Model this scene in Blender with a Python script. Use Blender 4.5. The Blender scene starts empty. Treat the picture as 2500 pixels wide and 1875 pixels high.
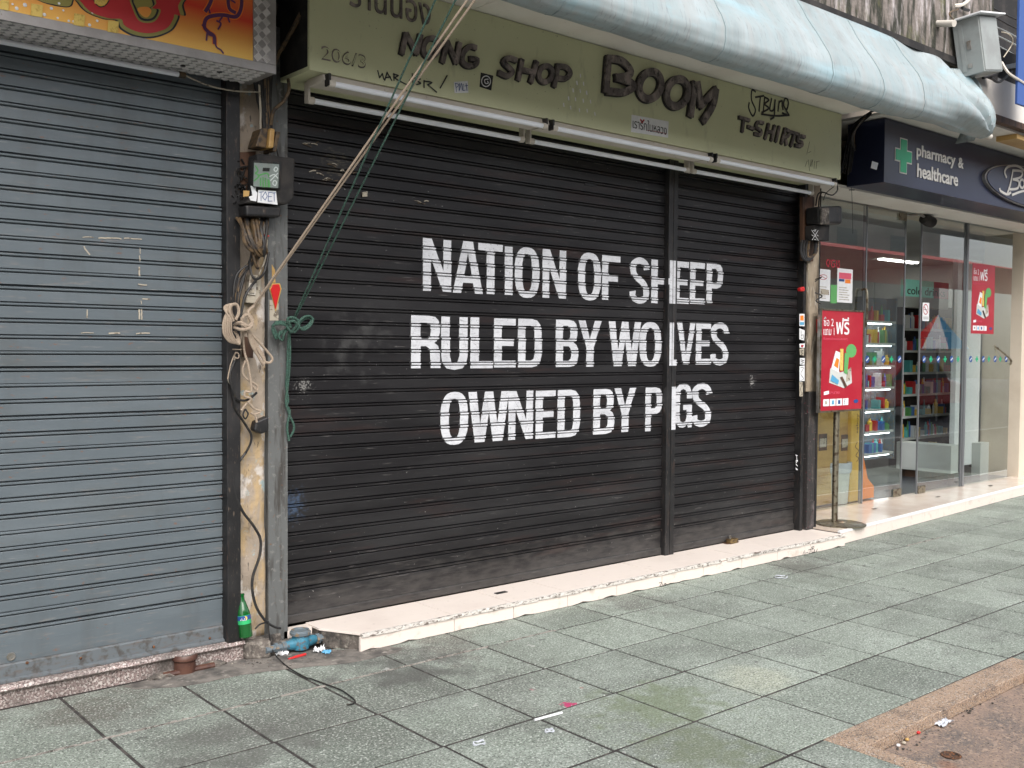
import bpy, bmesh, math, random
from mathutils import Vector, Matrix, geometry, noise
random.seed(11)
S = bpy.context.scene
COL = S.collection
# ------------------------------------------------------------------ camera
RX = Vector((0.76244925, -0.64700696, 0.00728891))
UP = Vector((0.01694641, 0.03122854, 0.9993686))
FW = Vector((0.64682606, 0.76184432, -0.03477462))
CP = Vector((-2.24312, -4.35118, 1.47421))
FPX = 2463.27
cam = bpy.data.cameras.new('camera'); camo = bpy.data.objects.new('camera', cam); COL.objects.link(camo)
cam.sensor_width = 36; cam.lens = FPX / 2500 * 36; cam.clip_end = 400; cam.clip_start = .05
camo.matrix_world = Matrix(((RX.x, UP.x, -FW.x, CP.x), (RX.y, UP.y, -FW.y, CP.y), (RX.z, UP.z, -FW.z, CP.z), (0, 0, 0, 1)))
S.camera = camo
# ------------------------------------------------------------------ world and sun (overcast)
SUN_EL, SUN_AZ = 44, 200          # azimuth clockwise from +Y : from the street side
w = bpy.data.worlds.new('World'); S.world = w; w.use_nodes = True
nt = w.node_tree; nt.nodes.clear()
sky = nt.nodes.new('ShaderNodeTexSky'); sky.sky_type = 'NISHITA'; sky.sun_disc = False
sky.sun_elevation = math.radians(SUN_EL); sky.sun_rotation = math.radians(SUN_AZ); sky.dust_density = 3; sky.air_density = 1
hs = nt.nodes.new('ShaderNodeHueSaturation'); hs.inputs['Saturation'].default_value = .38
bg = nt.nodes.new('ShaderNodeBackground'); bg.inputs['Strength'].default_value = .15
out = nt.nodes.new('ShaderNodeOutputWorld')
nt.links.new(sky.outputs[0], hs.inputs['Color']); nt.links.new(hs.outputs[0], bg.inputs['Color']); nt.links.new(bg.outputs[0], out.inputs[0])
sl = bpy.data.lights.new('sun', 'SUN'); sl.energy = 1.75; sl.angle = math.radians(60); sl.color = (1, .975, .95)
slo = bpy.data.objects.new('sun', sl); COL.objects.link(slo)
a, e = math.radians(SUN_AZ), math.radians(SUN_EL)
sd = Vector((math.sin(a) * math.cos(e), math.cos(a) * math.cos(e), math.sin(e)))
slo.rotation_euler = sd.to_track_quat('Z', 'Y').to_euler(); slo.location = (0, -6, 12)
S.view_settings.view_transform = 'Standard'; S.view_settings.look = 'None'; S.view_settings.gamma = 1
S.view_settings.exposure = 0.82; S.view_settings.use_curve_mapping = False

# ------------------------------------------------------------------ measuring: a point of the photograph (2500 x 1875) onto a real plane
def ray(u, v): return RX * ((u - 1250) / FPX) + UP * (-(v - 937.5) / FPX) + FW
def hit(u, v, ax, val):
    d = ray(u, v); return CP + d * ((val - CP[ax]) / d[ax])
def F(u, v, Y): return hit(u, v, 1, Y)
def G(u, v, z=0.0): return hit(u, v, 2, z)
def PJ(p):
    q = Vector(p) - CP; d = q.dot(FW)
    return (1250 + FPX * q.dot(RX) / d, 937.5 - FPX * q.dot(UP) / d) if d > .05 else (-9999, -9999)
def Z2(x, y): return (700 + x / 2.949, y / 2.949)        # zoomed crops used while measuring
def Z3(x, y): return (1400 + x / 2.949, y / 2.949)
def Z1(x, y): return (x / 2.949, y / 2.949)
def Z4(x, y): return (1900 + x / 3.687, y / 3.687)
def Z5(x, y): return (1900 + x / 3.687, 400 + y / 3.687)
def Z6(x, y): return (1900 + x / 3.318, 850 + y / 3.318)
def Z7(x, y): return (500 + x / 3.3175, 200 + y / 3.3175)
def Z8(x, y): return (500 + x / 3.3175, 600 + y / 3.3175)
def Z9(x, y): return (500 + x / 2.765, 1100 + y / 2.765)
def ZS(x, y): return (950 + x / 2.602, 550 + y / 2.602)

# ------------------------------------------------------------------ materials
MATS = {}
def lin(c):
    return tuple(((x / 255 + .055) / 1.055) ** 2.4 if x > 10 else x / 255 / 12.92 for x in c)
def mat(name, base, layers=(), rough=.6, metal=0, bump=0, bsc=80, bz=(1, 1, 1), emis=None, spec=.5, alpha=None, rvar=0, objvar=0, coat=0):
    """layers: dict(c=colour, s=scale or (x,y,z), lo, hi, d=detail, amt) noise masks over the base, in real metres; b=(centre, radius) local stains and shading"""
    m = bpy.data.materials.new(name); m.use_nodes = True; MATS[name] = m
    N, L = m.node_tree.nodes, m.node_tree.links
    p = N['Principled BSDF']
    geo = N.new('ShaderNodeNewGeometry')
    cur = None
    def rgb(c):
        n = N.new('ShaderNodeRGB'); n.outputs[0].default_value = (*c, 1); return n.outputs[0]
    cur = rgb(base)
    if objvar:
        oi = N.new('ShaderNodeObjectInfo'); h = N.new('ShaderNodeHueSaturation')
        mr = N.new('ShaderNodeMapRange'); mr.inputs[3].default_value = 1 - objvar; mr.inputs[4].default_value = 1 + objvar
        L.new(oi.outputs['Random'], mr.inputs[0]); L.new(mr.outputs[0], h.inputs['Value']); L.new(cur, h.inputs['Color']); cur = h.outputs[0]
    for i, ly in enumerate(layers):
        s = ly.get('s', 5)
        if not isinstance(s, tuple): s = (s, s, s)
        mp = N.new('ShaderNodeMapping'); mp.inputs['Scale'].default_value = s
        mp.inputs['Location'].default_value = (i * 3.7 + ly.get('o', 0), i * 1.3, i * 2.1)
        L.new(geo.outputs['Position'], mp.inputs['Vector'])
        nz = N.new('ShaderNodeTexNoise'); nz.inputs['Scale'].default_value = 1
        nz.inputs['Detail'].default_value = ly.get('d', 5); nz.inputs['Roughness'].default_value = ly.get('r', .6)
        L.new(mp.outputs[0], nz.inputs['Vector'])
        mr = N.new('ShaderNodeMapRange'); mr.inputs[1].default_value = ly.get('lo', .45); mr.inputs[2].default_value = ly.get('hi', .6)
        mr.inputs[4].default_value = ly.get('amt', 1)
        if 'b' in ly:
            c, r = ly['b']
            vd = N.new('ShaderNodeVectorMath'); vd.operation = 'DISTANCE'; vd.inputs[1].default_value = c
            L.new(geo.outputs['Position'], vd.inputs[0])
            dv = N.new('ShaderNodeMath'); dv.operation = 'DIVIDE'; dv.inputs[1].default_value = r; L.new(vd.outputs['Value'], dv.inputs[0])
            sb = N.new('ShaderNodeMath'); sb.operation = 'SUBTRACT'; L.new(nz.outputs[0], sb.inputs[0])
            ml = N.new('ShaderNodeMath'); ml.operation = 'MULTIPLY_ADD'; ml.inputs[1].default_value = .5; ml.inputs[2].default_value = -.15
            L.new(dv.outputs[0], ml.inputs[0]); L.new(ml.outputs[0], sb.inputs[1]); L.new(sb.outputs[0], mr.inputs[0])
        elif 'z' in ly:      # height dependent wear (dust near the ground): z=(z0,z1)
            sx = N.new('ShaderNodeSeparateXYZ'); L.new(geo.outputs['Position'], sx.inputs[0])
            z0, z1 = ly['z']
            m2 = N.new('ShaderNodeMapRange'); m2.inputs[1].default_value = z0; m2.inputs[2].default_value = z1; m2.inputs[3].default_value = .35; m2.inputs[4].default_value = -.35
            L.new(sx.outputs[2], m2.inputs[0])
            ad = N.new('ShaderNodeMath'); ad.operation = 'ADD'; L.new(nz.outputs[0], ad.inputs[0]); L.new(m2.outputs[0], ad.inputs[1]); L.new(ad.outputs[0], mr.inputs[0])
        else:
            L.new(nz.outputs[0], mr.inputs[0])
        mx = N.new('ShaderNodeMix'); mx.data_type = 'RGBA'; mx.blend_type = ly.get('m', 'MIX')
        L.new(mr.outputs[0], mx.inputs[0]); L.new(cur, mx.inputs[6]); mx.inputs[7].default_value = (*ly['c'], 1); cur = mx.outputs[2]
    L.new(cur, p.inputs['Base Color'])
    p.inputs['Roughness'].default_value = rough; p.inputs['Metallic'].default_value = metal
    p.inputs['Specular IOR Level'].default_value = spec
    if coat: p.inputs['Coat Weight'].default_value = coat; p.inputs['Coat Roughness'].default_value = .15
    if rvar:
        nz = N.new('ShaderNodeTexNoise'); nz.inputs['Scale'].default_value = 6; nz.inputs['Detail'].default_value = 6
        L.new(geo.outputs['Position'], nz.inputs['Vector'])
        mr = N.new('ShaderNodeMapRange'); mr.inputs[1].default_value = .3; mr.inputs[2].default_value = .7
        mr.inputs[3].default_value = rough - rvar; mr.inputs[4].default_value = rough + rvar
        L.new(nz.outputs[0], mr.inputs[0]); L.new(mr.outputs[0], p.inputs['Roughness'])
    if bump:
        mp = N.new('ShaderNodeMapping'); mp.inputs['Scale'].default_value = tuple(bsc * q for q in bz); L.new(geo.outputs['Position'], mp.inputs['Vector'])
        nz = N.new('ShaderNodeTexNoise'); nz.inputs['Scale'].default_value = 1; nz.inputs['Detail'].default_value = 4
        L.new(mp.outputs[0], nz.inputs['Vector'])
        b = N.new('ShaderNodeBump'); b.inputs['Distance'].default_value = bump; b.inputs['Strength'].default_value = 1
        L.new(nz.outputs[0], b.inputs['Height']); L.new(b.outputs[0], p.inputs['Normal'])
    if emis:
        p.inputs['Emission Color'].default_value = (*emis[0], 1); p.inputs['Emission Strength'].default_value = emis[1]
    return m
def glass_mat(name, tint=(.93, .97, .96), gl=1.0, extra=0.0):
    m = bpy.data.materials.new(name); m.use_nodes = True; N, L = m.node_tree.nodes, m.node_tree.links; N.clear()
    o = N.new('ShaderNodeOutputMaterial'); t = N.new('ShaderNodeBsdfTransparent'); t.inputs[0].default_value = (*tint, 1)
    g = N.new('ShaderNodeBsdfGlossy'); g.inputs['Roughness'].default_value = .01; g.inputs[0].default_value = (1, 1, 1, 1)
    fr = N.new('ShaderNodeFresnel'); fr.inputs[0].default_value = 1.5; gm = N.new('ShaderNodeNewGeometry'); bf = N.new('ShaderNodeMath'); bf.operation = 'MULTIPLY_ADD'; bf.inputs[1].default_value = -1; bf.inputs[2].default_value = 1; L.new(gm.outputs['Backfacing'], bf.inputs[0]); mu = N.new('ShaderNodeMath'); mu.operation = 'MULTIPLY'; L.new(bf.outputs[0], mu.inputs[1])
    ad = N.new('ShaderNodeMath'); ad.operation = 'MULTIPLY_ADD'; ad.inputs[1].default_value = gl; ad.inputs[2].default_value = extra
    mx = N.new('ShaderNodeMixShader'); L.new(fr.outputs[0], ad.inputs[0]); L.new(ad.outputs[0], mu.inputs[0]); L.new(mu.outputs[0], mx.inputs[0])
    L.new(t.outputs[0], mx.inputs[1]); L.new(g.outputs[0], mx.inputs[2]); L.new(mx.outputs[0], o.inputs[0]); return m

dust = (.30, .27, .24)
M_tile = mat('paving_concrete', (.235, .268, .228), [
    dict(c=(.38, .425, .375), s=2.2, lo=.42, hi=.7, amt=.7), dict(c=(.15, .16, .145), s=(1.6, 2.6, 1), lo=.5, hi=.72, amt=.7, o=5), dict(c=(.12, .12, .108), s=2.2, lo=.40, hi=.75, amt=.75, b=((-.3, -.8, 0), 2.2)), dict(c=(.11, .095, .08), s=9, lo=.36, hi=.62, amt=.7, b=((-.9, -.15, 0), .55)), dict(c=(.14, .12, .105), s=9, lo=.36, hi=.62, amt=.65, b=((.7, -.38, 0), .5)), dict(c=(.12, .11, .10), s=9, lo=.40, hi=.62, amt=.6, b=((2.1, -.35, 0), .6)), dict(c=(.12, .11, .10), s=9, lo=.40, hi=.62, amt=.6, b=((3.8, -.35, 0), .6)), dict(c=(.46, .47, .36), s=3, lo=.3, hi=.5, amt=.5, b=(tuple(G(1845, 1660)), .28)),  # wide left patch darkens the ground: weaker sky light put into colour
    dict(c=(.05, .055, .047), s=130, lo=.46, hi=.64, amt=.8, d=3), dict(c=(.60, .62, .57), s=100, lo=.55, hi=.66, amt=.7, d=3, o=3), dict(c=(.1, .11, .09), s=18, lo=.5, hi=.7, amt=.35, d=8, o=6),
    dict(c=(.085, .083, .078), s=6, lo=.40, hi=.62, amt=.75, b=((.35, -.55, 0), .75)),
    dict(c=(.10, .098, .09), s=7, lo=.40, hi=.62, amt=.6, b=((-.6, -.9, 0), .7)),
    dict(c=(.07, .07, .065), s=11, lo=.715, hi=.735, amt=.7, d=2), dict(c=(.52, .52, .49), s=13, lo=.74, hi=.755, amt=.5, d=2, o=4), dict(c=(.13, .135, .115), s=5, lo=.40, hi=.62, amt=.55, b=((3.6, -.55, 0), .6)),
    dict(c=(.13, .16, .085), s=14, lo=.34, hi=.56, amt=.6, b=(tuple(G(1620, 1720)), .5)),
    dict(c=(.13, .15, .09), s=15, lo=.34, hi=.56, amt=.6, b=(tuple(G(1720, 1830)), .42)),
    dict(c=(.12, .16, .07), s=8, lo=.40, hi=.62, amt=.5, b=((5.2, -1.75, 0), .3)),
    dict(c=(.42, .03, .12), s=40, lo=.30, hi=.42, amt=.9, b=(tuple(G(1388, 1720)), .045)),
    dict(c=(.40, .05, .11), s=60, lo=.40, hi=.62, amt=.5, b=(tuple(G(1300, 1683)), .028)),
    dict(c=(.46, .10, .09), s=60, lo=.40, hi=.62, amt=.5, b=(tuple(G(1418, 1679)), .02)),
], rough=.82, bump=.0016, bsc=170, objvar=.22, spec=.3, rvar=.1)
M_joint = mat('joint_mortar', (.035, .030, .028), [dict(c=(.10, .088, .078), s=14, lo=.5, hi=.7)], rough=.95, bump=.002)
M_grout = mat('light_grout', (.30, .27, .24), [dict(c=(.09, .08, .07), s=22, lo=.45, hi=.6), dict(c=(.45, .42, .38), s=120, lo=.55, hi=.65)], rough=.95, bump=.003, bsc=140)
M_mortar = mat('old_mortar', (.19, .17, .15), [dict(c=(.07, .065, .06), s=7, lo=.42, hi=.62), dict(c=(.36, .33, .29), s=25, lo=.58, hi=.7, amt=.7)], rough=.95, bump=.006, bsc=45)
M_ground = mat('asphalt', (.06, .06, .062), [dict(c=(.1, .1, .1), s=3, amt=.6)], rough=.9)
M_kerb = mat('kerb_concrete', (.3, .3, .29), [dict(c=(.15, .15, .14), s=4)], rough=.9)
M_terr = mat('exposed_aggregate', (.35, .25, .18), [dict(c=(.12, .09, .075), s=9, lo=.5, hi=.68), dict(c=(.46, .33, .22), s=120, lo=.54, hi=.6, d=2), dict(c=(.05, .04, .035), s=150, lo=.56, hi=.62, d=2, o=7), dict(c=(.5, .46, .42), s=170, lo=.62, hi=.66, d=1, o=2)], rough=.55, bump=.004, bsc=120)
M_terr2 = mat('aggregate_slab', (.25, .185, .15), [dict(c=(.14, .12, .11), s=5, lo=.42, hi=.62, d=8), dict(c=(.36, .27, .21), s=40, lo=.52, hi=.66, d=6, o=3), dict(c=(.05, .04, .035), s=90, lo=.58, hi=.64, d=3, o=8), dict(c=(.34, .24, .16), s=110, lo=.56, hi=.64, d=2), dict(c=(.28, .10, .04), s=5, lo=.40, hi=.62, amt=.8, b=(tuple(G(2322, 1845)), .12))], rough=.6, bump=.002, bsc=120)
M_rust = mat('rust', (.10, .045, .022), [dict(c=(.025, .018, .014), s=60), dict(c=(.22, .09, .035), s=120, lo=.55)], rough=.9, bump=.003)
M_gran = mat('granite_step', (.27, .20, .185), [dict(c=(.60, .54, .50), s=95, lo=.5, hi=.57, d=2), dict(c=(.09, .065, .06), s=110, lo=.54, hi=.6, d=2, o=4), dict(c=(.12, .105, .095), s=3.5, lo=.42, hi=.66, amt=.75), dict(c=(.07, .062, .055), s=6, lo=.40, hi=.62, amt=.8, b=((-.45, .0, 0), .35))], rough=.5, bump=.001)
M_cream = mat('cream_floor_tile', (.80, .71, .64), [dict(c=(.62, .53, .47), s=3, lo=.5, hi=.8, amt=.5), dict(c=(.40, .33, .28), s=22, lo=.62, hi=.76, amt=.6), dict(c=(.25, .2, .17), s=90, lo=.68, hi=.74, amt=.7)], rough=.34, spec=.5, bump=.0004)
M_creamf = mat('cream_riser_tile', (.76, .67, .60), [dict(c=(.42, .35, .28), s=12, lo=.58, hi=.74, amt=.6), dict(c=(.2, .16, .13), s=70, lo=.66, hi=.74, amt=.6)], rough=.3)
M_gloss = mat('polished_cream_tile', (.70, .61, .52), [dict(c=(.6, .5, .42), s=2)], rough=.13)
M_nosing = mat('worn_white_nosing', (.62, .58, .53), [dict(c=(.16, .13, .11), s=(30, 60, 90), lo=.5, hi=.6), dict(c=(.74, .71, .66), s=50, lo=.52, hi=.6)], rough=.6, bump=.002)
M_conc = mat('rough_brown_concrete', (.13, .11, .095), [dict(c=(.30, .27, .23), s=40, lo=.5, hi=.65), dict(c=(.05, .045, .04), s=12, lo=.45, hi=.6)], rough=.95, bump=.006, bsc=60)
M_gsh = mat('grey_shutter_paint', (.108, .129, .143), [
    dict(c=(.142, .165, .18), s=(1.2, 1, 6), lo=.45, hi=.65, amt=.6), dict(c=(.10, .105, .10), s=(2, 2, 9), lo=.5, hi=.72, amt=.5, o=9),
    dict(c=(.28, .24, .21), s=(9, 9, 70), lo=.6, hi=.72, amt=.3), dict(c=(.48, .46, .43), s=(5, 9, 90), lo=.68, hi=.75, amt=.35, o=4),
    dict(c=(.20, .09, .045), s=(22, 22, 50), lo=.655, hi=.71, amt=.65), dict(c=(.075, .08, .08), s=(7, 7, 1.2), lo=.52, hi=.72, amt=.45, d=7, o=14),
    dict(c=(.20, .17, .15), s=(20, 20, 60), z=(.06, .35), lo=.55, hi=.85, amt=.45)], rough=.42, bump=.0005, bsc=25, objvar=.05)
M_gdk = mat('bottom_bar_rust', (.115, .13, .14), [dict(c=(.12, .07, .045), s=(12, 12, 60), lo=.52, hi=.7, amt=.6), dict(c=(.07, .065, .06), s=20, lo=.5, hi=.62)], rough=.6)
M_bsh = mat('black_shutter_paint', (.0115, .0105, .0115), [
    dict(c=(.028, .027, .028), s=(.9, 1, 5), lo=.42, hi=.66, amt=.8), dict(c=(.045, .022, .018), s=(1.5, 1, 12), lo=.55, hi=.75, amt=.55, o=6),
    dict(c=(.14, .13, .125), s=(7, 7, 90), lo=.64, hi=.72, amt=.55), dict(c=(.50, .48, .46), s=(75, 75, 75), lo=.735, hi=.755, amt=.8, d=2, o=3),
    dict(c=(.10, .17, .30), s=50, lo=.40, hi=.62, amt=.35, b=((.15, .16, .69), .16)),
    dict(c=(.10, .098, .095), s=(14, 14, 14), lo=.50, hi=.75, amt=.5, b=((.55, .16, 1.5), .5)), dict(c=(.32, .31, .29), s=110, lo=.58, hi=.64, amt=.6, b=((.22, .16, 1.28), .16)),
    dict(c=(.50, .48, .46), s=90, lo=.58, hi=.64, amt=.6, b=((3.9, .16, 1.25), .14)), dict(c=(.13, .11, .08), s=(40, 40, 120), lo=.55, hi=.66, amt=.5, b=((.4, .16, 2.4), .3)),
    dict(c=(.12, .11, .10), s=(9, 9, 30), z=(.08, .55), lo=.5, hi=.85, amt=.35)], rough=.42, bump=.0005, bsc=25, spec=.4, objvar=.14)
M_bfr = mat('black_frame_paint', (.010, .0095, .010), [dict(c=(.06, .035, .025), s=(45, 45, 9), lo=.58, hi=.7, amt=.8), dict(c=(.16, .12, .09), s=(120, 120, 25), lo=.62, hi=.7, amt=.6), dict(c=(.04, .038, .038), s=4, amt=.4)], rough=.5, bump=.0008)
M_gch = mat('grey_channel_paint', (.115, .118, .115), [dict(c=(.05, .045, .04), s=(30, 30, 4), lo=.5, hi=.65), dict(c=(.22, .215, .2), s=40, lo=.58, hi=.68, amt=.6), dict(c=(.16, .075, .035), s=50, lo=.64, hi=.7, amt=.8)], rough=.6, bump=.0008)
M_slog = mat('white_slogan_paint', (.62, .625, .65), [dict(c=(.47, .475, .50), s=(7, 7, 9), lo=.42, hi=.66, amt=.8), dict(c=(.06, .055, .055), s=90, lo=.64, hi=.68, amt=.85, d=5), dict(c=(.20, .195, .20), s=(9, 9, 40), lo=.60, hi=.70, amt=.6, d=6, o=5), dict(c=(.33, .32, .33), s=(14, 14, 90), lo=.55, hi=.7, amt=.6)], rough=.55)
M_plast = mat('peeling_plaster', (.33, .27, .21), [
    dict(c=(.44, .31, .16), s=(14, 14, 5), lo=.48, hi=.6, amt=.8), dict(c=(.52, .47, .42), s=(10, 10, 7), lo=.56, hi=.62, o=3), dict(c=(.12, .095, .075), s=(18, 18, 9), lo=.6, hi=.7, amt=.8, o=8),
    dict(c=(.30, .36, .35), s=(10, 10, 9), lo=.62, hi=.66, o=1), dict(c=(.06, .05, .045), s=(60, 60, 14), lo=.64, hi=.69, amt=.8)], rough=.9, bump=.006, bsc=40)
M_pil = mat('dirty_black_pilaster', (.030, .027, .026), [dict(c=(.15, .12, .10), s=(20, 20, 4), lo=.56, hi=.72, amt=.8), dict(c=(.45, .38, .36), s=80, lo=.68, hi=.72, d=3), dict(c=(.16, .03, .04), s=60, lo=.66, hi=.7, d=3), dict(c=(.20, .17, .17), s=8, lo=.40, hi=.62, amt=.8, b=((4.62, .0, .2), .2))], rough=.6, bump=.003, bsc=50)
M_pilw = mat('pilaster_bare_wall', (.36, .29, .21), [dict(c=(.11, .085, .06), s=(14, 14, 3), lo=.45, hi=.65), dict(c=(.5, .44, .36), s=(30, 30, 8), lo=.58, hi=.68)], rough=.9, bump=.004)
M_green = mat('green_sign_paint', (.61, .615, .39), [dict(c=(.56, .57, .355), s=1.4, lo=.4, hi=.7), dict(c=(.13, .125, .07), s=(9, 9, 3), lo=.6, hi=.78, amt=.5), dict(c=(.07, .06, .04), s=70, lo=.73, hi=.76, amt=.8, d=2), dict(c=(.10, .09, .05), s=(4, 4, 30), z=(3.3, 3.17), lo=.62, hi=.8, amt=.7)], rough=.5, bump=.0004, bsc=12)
M_char = mat('weathered_letter', (.12, .10, .095), [dict(c=(.30, .25, .23), s=(14, 14, 8), lo=.45, hi=.62), dict(c=(.03, .025, .025), s=30, lo=.52, hi=.66)], rough=.6, bump=.002, bsc=60)
M_chsh = mat('letter_shadow_and_scrawl', (.018, .016, .016), rough=.6)
M_ink = mat('black_marker', (.012, .012, .014), rough=.5)
M_dark = mat('mottled_black', (.012, .011, .011), [dict(c=(.035, .03, .027), s=7)], rough=.8)  # real black parts, and the shade put into upper wall and slab gap
M_cab = mat('black_cable', (.014, .013, .013), [dict(c=(.05, .04, .03), s=30, lo=.52, hi=.7)], rough=.55)
M_cabb = mat('brown_cable', (.12, .075, .035), [dict(c=(.035, .025, .018), s=35, lo=.45, hi=.6)], rough=.6)
M_cabw = mat('cream_cable', (.42, .37, .29), [dict(c=(.15, .12, .09), s=30, lo=.55)], rough=.6)
M_rope = mat('tan_rope', (.36, .285, .215), [dict(c=(.26, .19, .14), s=(110, 110, 200), lo=.48, hi=.62, d=2, amt=.6), dict(c=(.6, .5, .4), s=80, lo=.6, amt=.6)], rough=.9, bump=.0012, bsc=200)
M_rg = mat('green_rope', (.045, .115, .085), [dict(c=(.02, .04, .03), s=(200, 200, 260), lo=.46, hi=.56, d=2), dict(c=(.18, .24, .19), s=(140, 140, 240), lo=.58, hi=.66, amt=.7)], rough=.85, bump=.003, bsc=260)
M_alu = mat('chequer_aluminium', (.36, .34, .33), [dict(c=(.27, .25, .235), s=6, lo=.45, hi=.7), dict(c=(.16, .12, .09), s=40, lo=.64, hi=.72, amt=.7)], rough=.42, metal=.3, bump=.0006)
M_white = mat('off_white_paint', (.62, .57, .50), [dict(c=(.42, .36, .29), s=(3, 3, 9), lo=.5, hi=.75, amt=.6), dict(c=(.18, .13, .09), s=40, lo=.66, hi=.74, amt=.6)], rough=.55)
M_tube = mat('fluorescent_tube', (.86, .88, .93), rough=.3)
M_soff = mat('white_ceiling_board', (.80, .76, .70), [dict(c=(.72, .66, .59), s=2, amt=.6), dict(c=(.3, .24, .18), s=30, lo=.68, hi=.75, amt=.5)], rough=.7)
M_tarp = mat('pale_blue_tarpaulin', (.285, .345, .355), [dict(c=(.39, .44, .45), s=(3, 1, 1.5), lo=.42, hi=.65, amt=.8), dict(c=(.33, .345, .34), s=(18, 5, 1.6), lo=.46, hi=.66, amt=.75, d=8), dict(c=(.15, .15, .145), s=(70, 30, 6), lo=.56, hi=.70, amt=.55, d=7, o=3), dict(c=(.20, .21, .205), s=(5, 5, 2), lo=.52, hi=.72, amt=.5, d=8, o=12), dict(c=(.30, .52, .60), s=(1.3, 6, 6), lo=.52, hi=.68, amt=.4, o=6)], rough=.45, bump=.002, bsc=14)
M_seam = mat('tarpaulin_seam', (.25, .31, .32), rough=.6)
M_moss = mat('mossy_concrete', (.20, .17, .15), [dict(c=(.55, .50, .50), s=(12, 12, 2.2), lo=.52, hi=.68, d=8), dict(c=(.035, .035, .025), s=(16, 16, 3), lo=.44, hi=.58, d=8, o=4), dict(c=(.11, .11, .045), s=(9, 9, 5), lo=.55, hi=.7, amt=.8, d=8, o=9)], rough=.95, bump=.01, bsc=35)
M_wood = mat('brown_board', (.10, .048, .026), [dict(c=(.04, .02, .012), s=(20, 20, 3))], rough=.7)
M_navy = mat('navy_sign_panel', (.016, .020, .048), [dict(c=(.022, .028, .06), s=1.2)], rough=.34, bump=0)
M_silv = mat('pale_sign_letter', (.60, .58, .54), rough=.4)
M_grn = mat('pharmacy_green', (.015, .36, .17), rough=.4)
M_wall = mat('cream_render', (.66, .57, .46), [dict(c=(.56, .47, .37), s=1.5, amt=.7)], rough=.75)
M_inw = mat('interior_white', (.58, .59, .56), [dict(c=(.48, .47, .44), s=1.2, amt=.6)], rough=.6)
M_infl = mat('interior_floor', (.05, .055, .065), rough=.25)
M_steel = mat('brushed_steel', (.42, .40, .38), [dict(c=(.3, .27, .23), s=20)], rough=.32, metal=.8)
M_brass = mat('tarnished_steel', (.30, .27, .20), [dict(c=(.13, .09, .06), s=25, lo=.5)], rough=.35, metal=.8)
M_glass = glass_mat('shop_glass', (.88, .92, .91), 1.3, .17)
M_edge = mat('glass_edge', (.22, .23, .24), rough=.3, metal=.4)
M_red = mat('red_print', (.40, .018, .035), [dict(c=(.46, .05, .06), s=(3, 3, 5), amt=.4)], rough=.28)
M_pink = mat('pink_print', (.70, .10, .16), rough=.4)
M_paper = mat('white_paper', (.78, .78, .78), [dict(c=(.68, .68, .7), s=30, amt=.5)], rough=.6)
M_yel = mat('yellow_paper', (.72, .52, .13), [dict(c=(.55, .36, .08), s=60, lo=.5, hi=.62)], rough=.6)
M_yb = mat('yellow_printed_panel', (.70, .42, .06), [dict(c=(.8, .5, .1), s=3)], rough=.5)
M_yb2 = mat('tan_poster', (.48, .30, .10), [dict(c=(.36, .2, .06), s=(2, 2, 8))], rough=.5)
M_org = mat('orange_print', (.85, .22, .02), rough=.5)
M_blue = mat('blue_print', (.02, .07, .24), rough=.4)
M_blu2 = mat('light_blue_print', (.10, .35, .55), rough=.4)
M_lime = mat('green_print', (.12, .38, .12), rough=.4)
M_teal = mat('teal_sign', (.22, .52, .42), rough=.5, emis=((.22, .52, .42), .12))
M_lamp = mat('lit_lamp', (.9, .9, .9), emis=((.92, .96, 1), 7))
M_lampc = mat('lit_ceiling_panel', (.9, .9, .9), emis=((1, .97, .92), 16))
M_bott = mat('green_bottle_glass', (.004, .085, .015), rough=.05, coat=.6)
M_botl = mat('green_label', (.03, .42, .14), rough=.4)
M_mblu = mat('blue_meter_paint', (.04, .19, .28), [dict(c=(.13, .085, .06), s=40, lo=.52, hi=.62), dict(c=(.03, .14, .2), s=15, lo=.45)], rough=.5, bump=.002)
M_mgry = mat('grey_meter_paint', (.12, .15, .17), [dict(c=(.2, .15, .1), s=40, lo=.55)], rough=.6, bump=.002)
M_clay = mat('brown_clay_pipe', (.10, .045, .03), [dict(c=(.07, .03, .022), s=18), dict(c=(.3, .22, .17), s=40, lo=.64, hi=.7)], rough=.45)
M_brs = mat('tarnished_padlock', (.22, .15, .06), [dict(c=(.08, .05, .03), s=60)], rough=.45, metal=.6)
M_grey = mat('grey_cabinet_paint', (.30, .32, .31), [dict(c=(.25, .26, .25), s=5)], rough=.5)
M_gred = mat('red_metal', (.55, .02, .02), rough=.3)
M_gold = mat('gold_trim', (.55, .36, .1), rough=.4)
M_cloudy = glass_mat('meter_window', (.93, .95, .94), 1.0, .03)
M_plastic = mat('clear_plastic_litter', (.50, .52, .56), rough=.25)
M_redawn = mat('red_canopy', (.45, .03, .03), [dict(c=(.6, .12, .08), s=1)], rough=.6)
M_car = mat('red_car_paint', (.42, .01, .015), rough=.2, coat=1)
M_tyre = mat('tyre', (.015, .015, .015), rough=.8)
M_bld = mat('opposite_wall', (.42, .36, .32), [dict(c=(.3, .26, .23), s=.6)], rough=.8)
M_win = mat('opposite_window', (.05, .06, .07), rough=.15)
M_prod = [mat('product_%s' % n, c, rough=.4) for n, c in (('red', (.5, .03, .03)), ('yellow', (.7, .45, .05)), ('green', (.1, .3, .1)), ('blue', (.05, .14, .4)), ('white', (.7, .7, .7)), ('teal', (.1, .4, .4)))]

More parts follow.
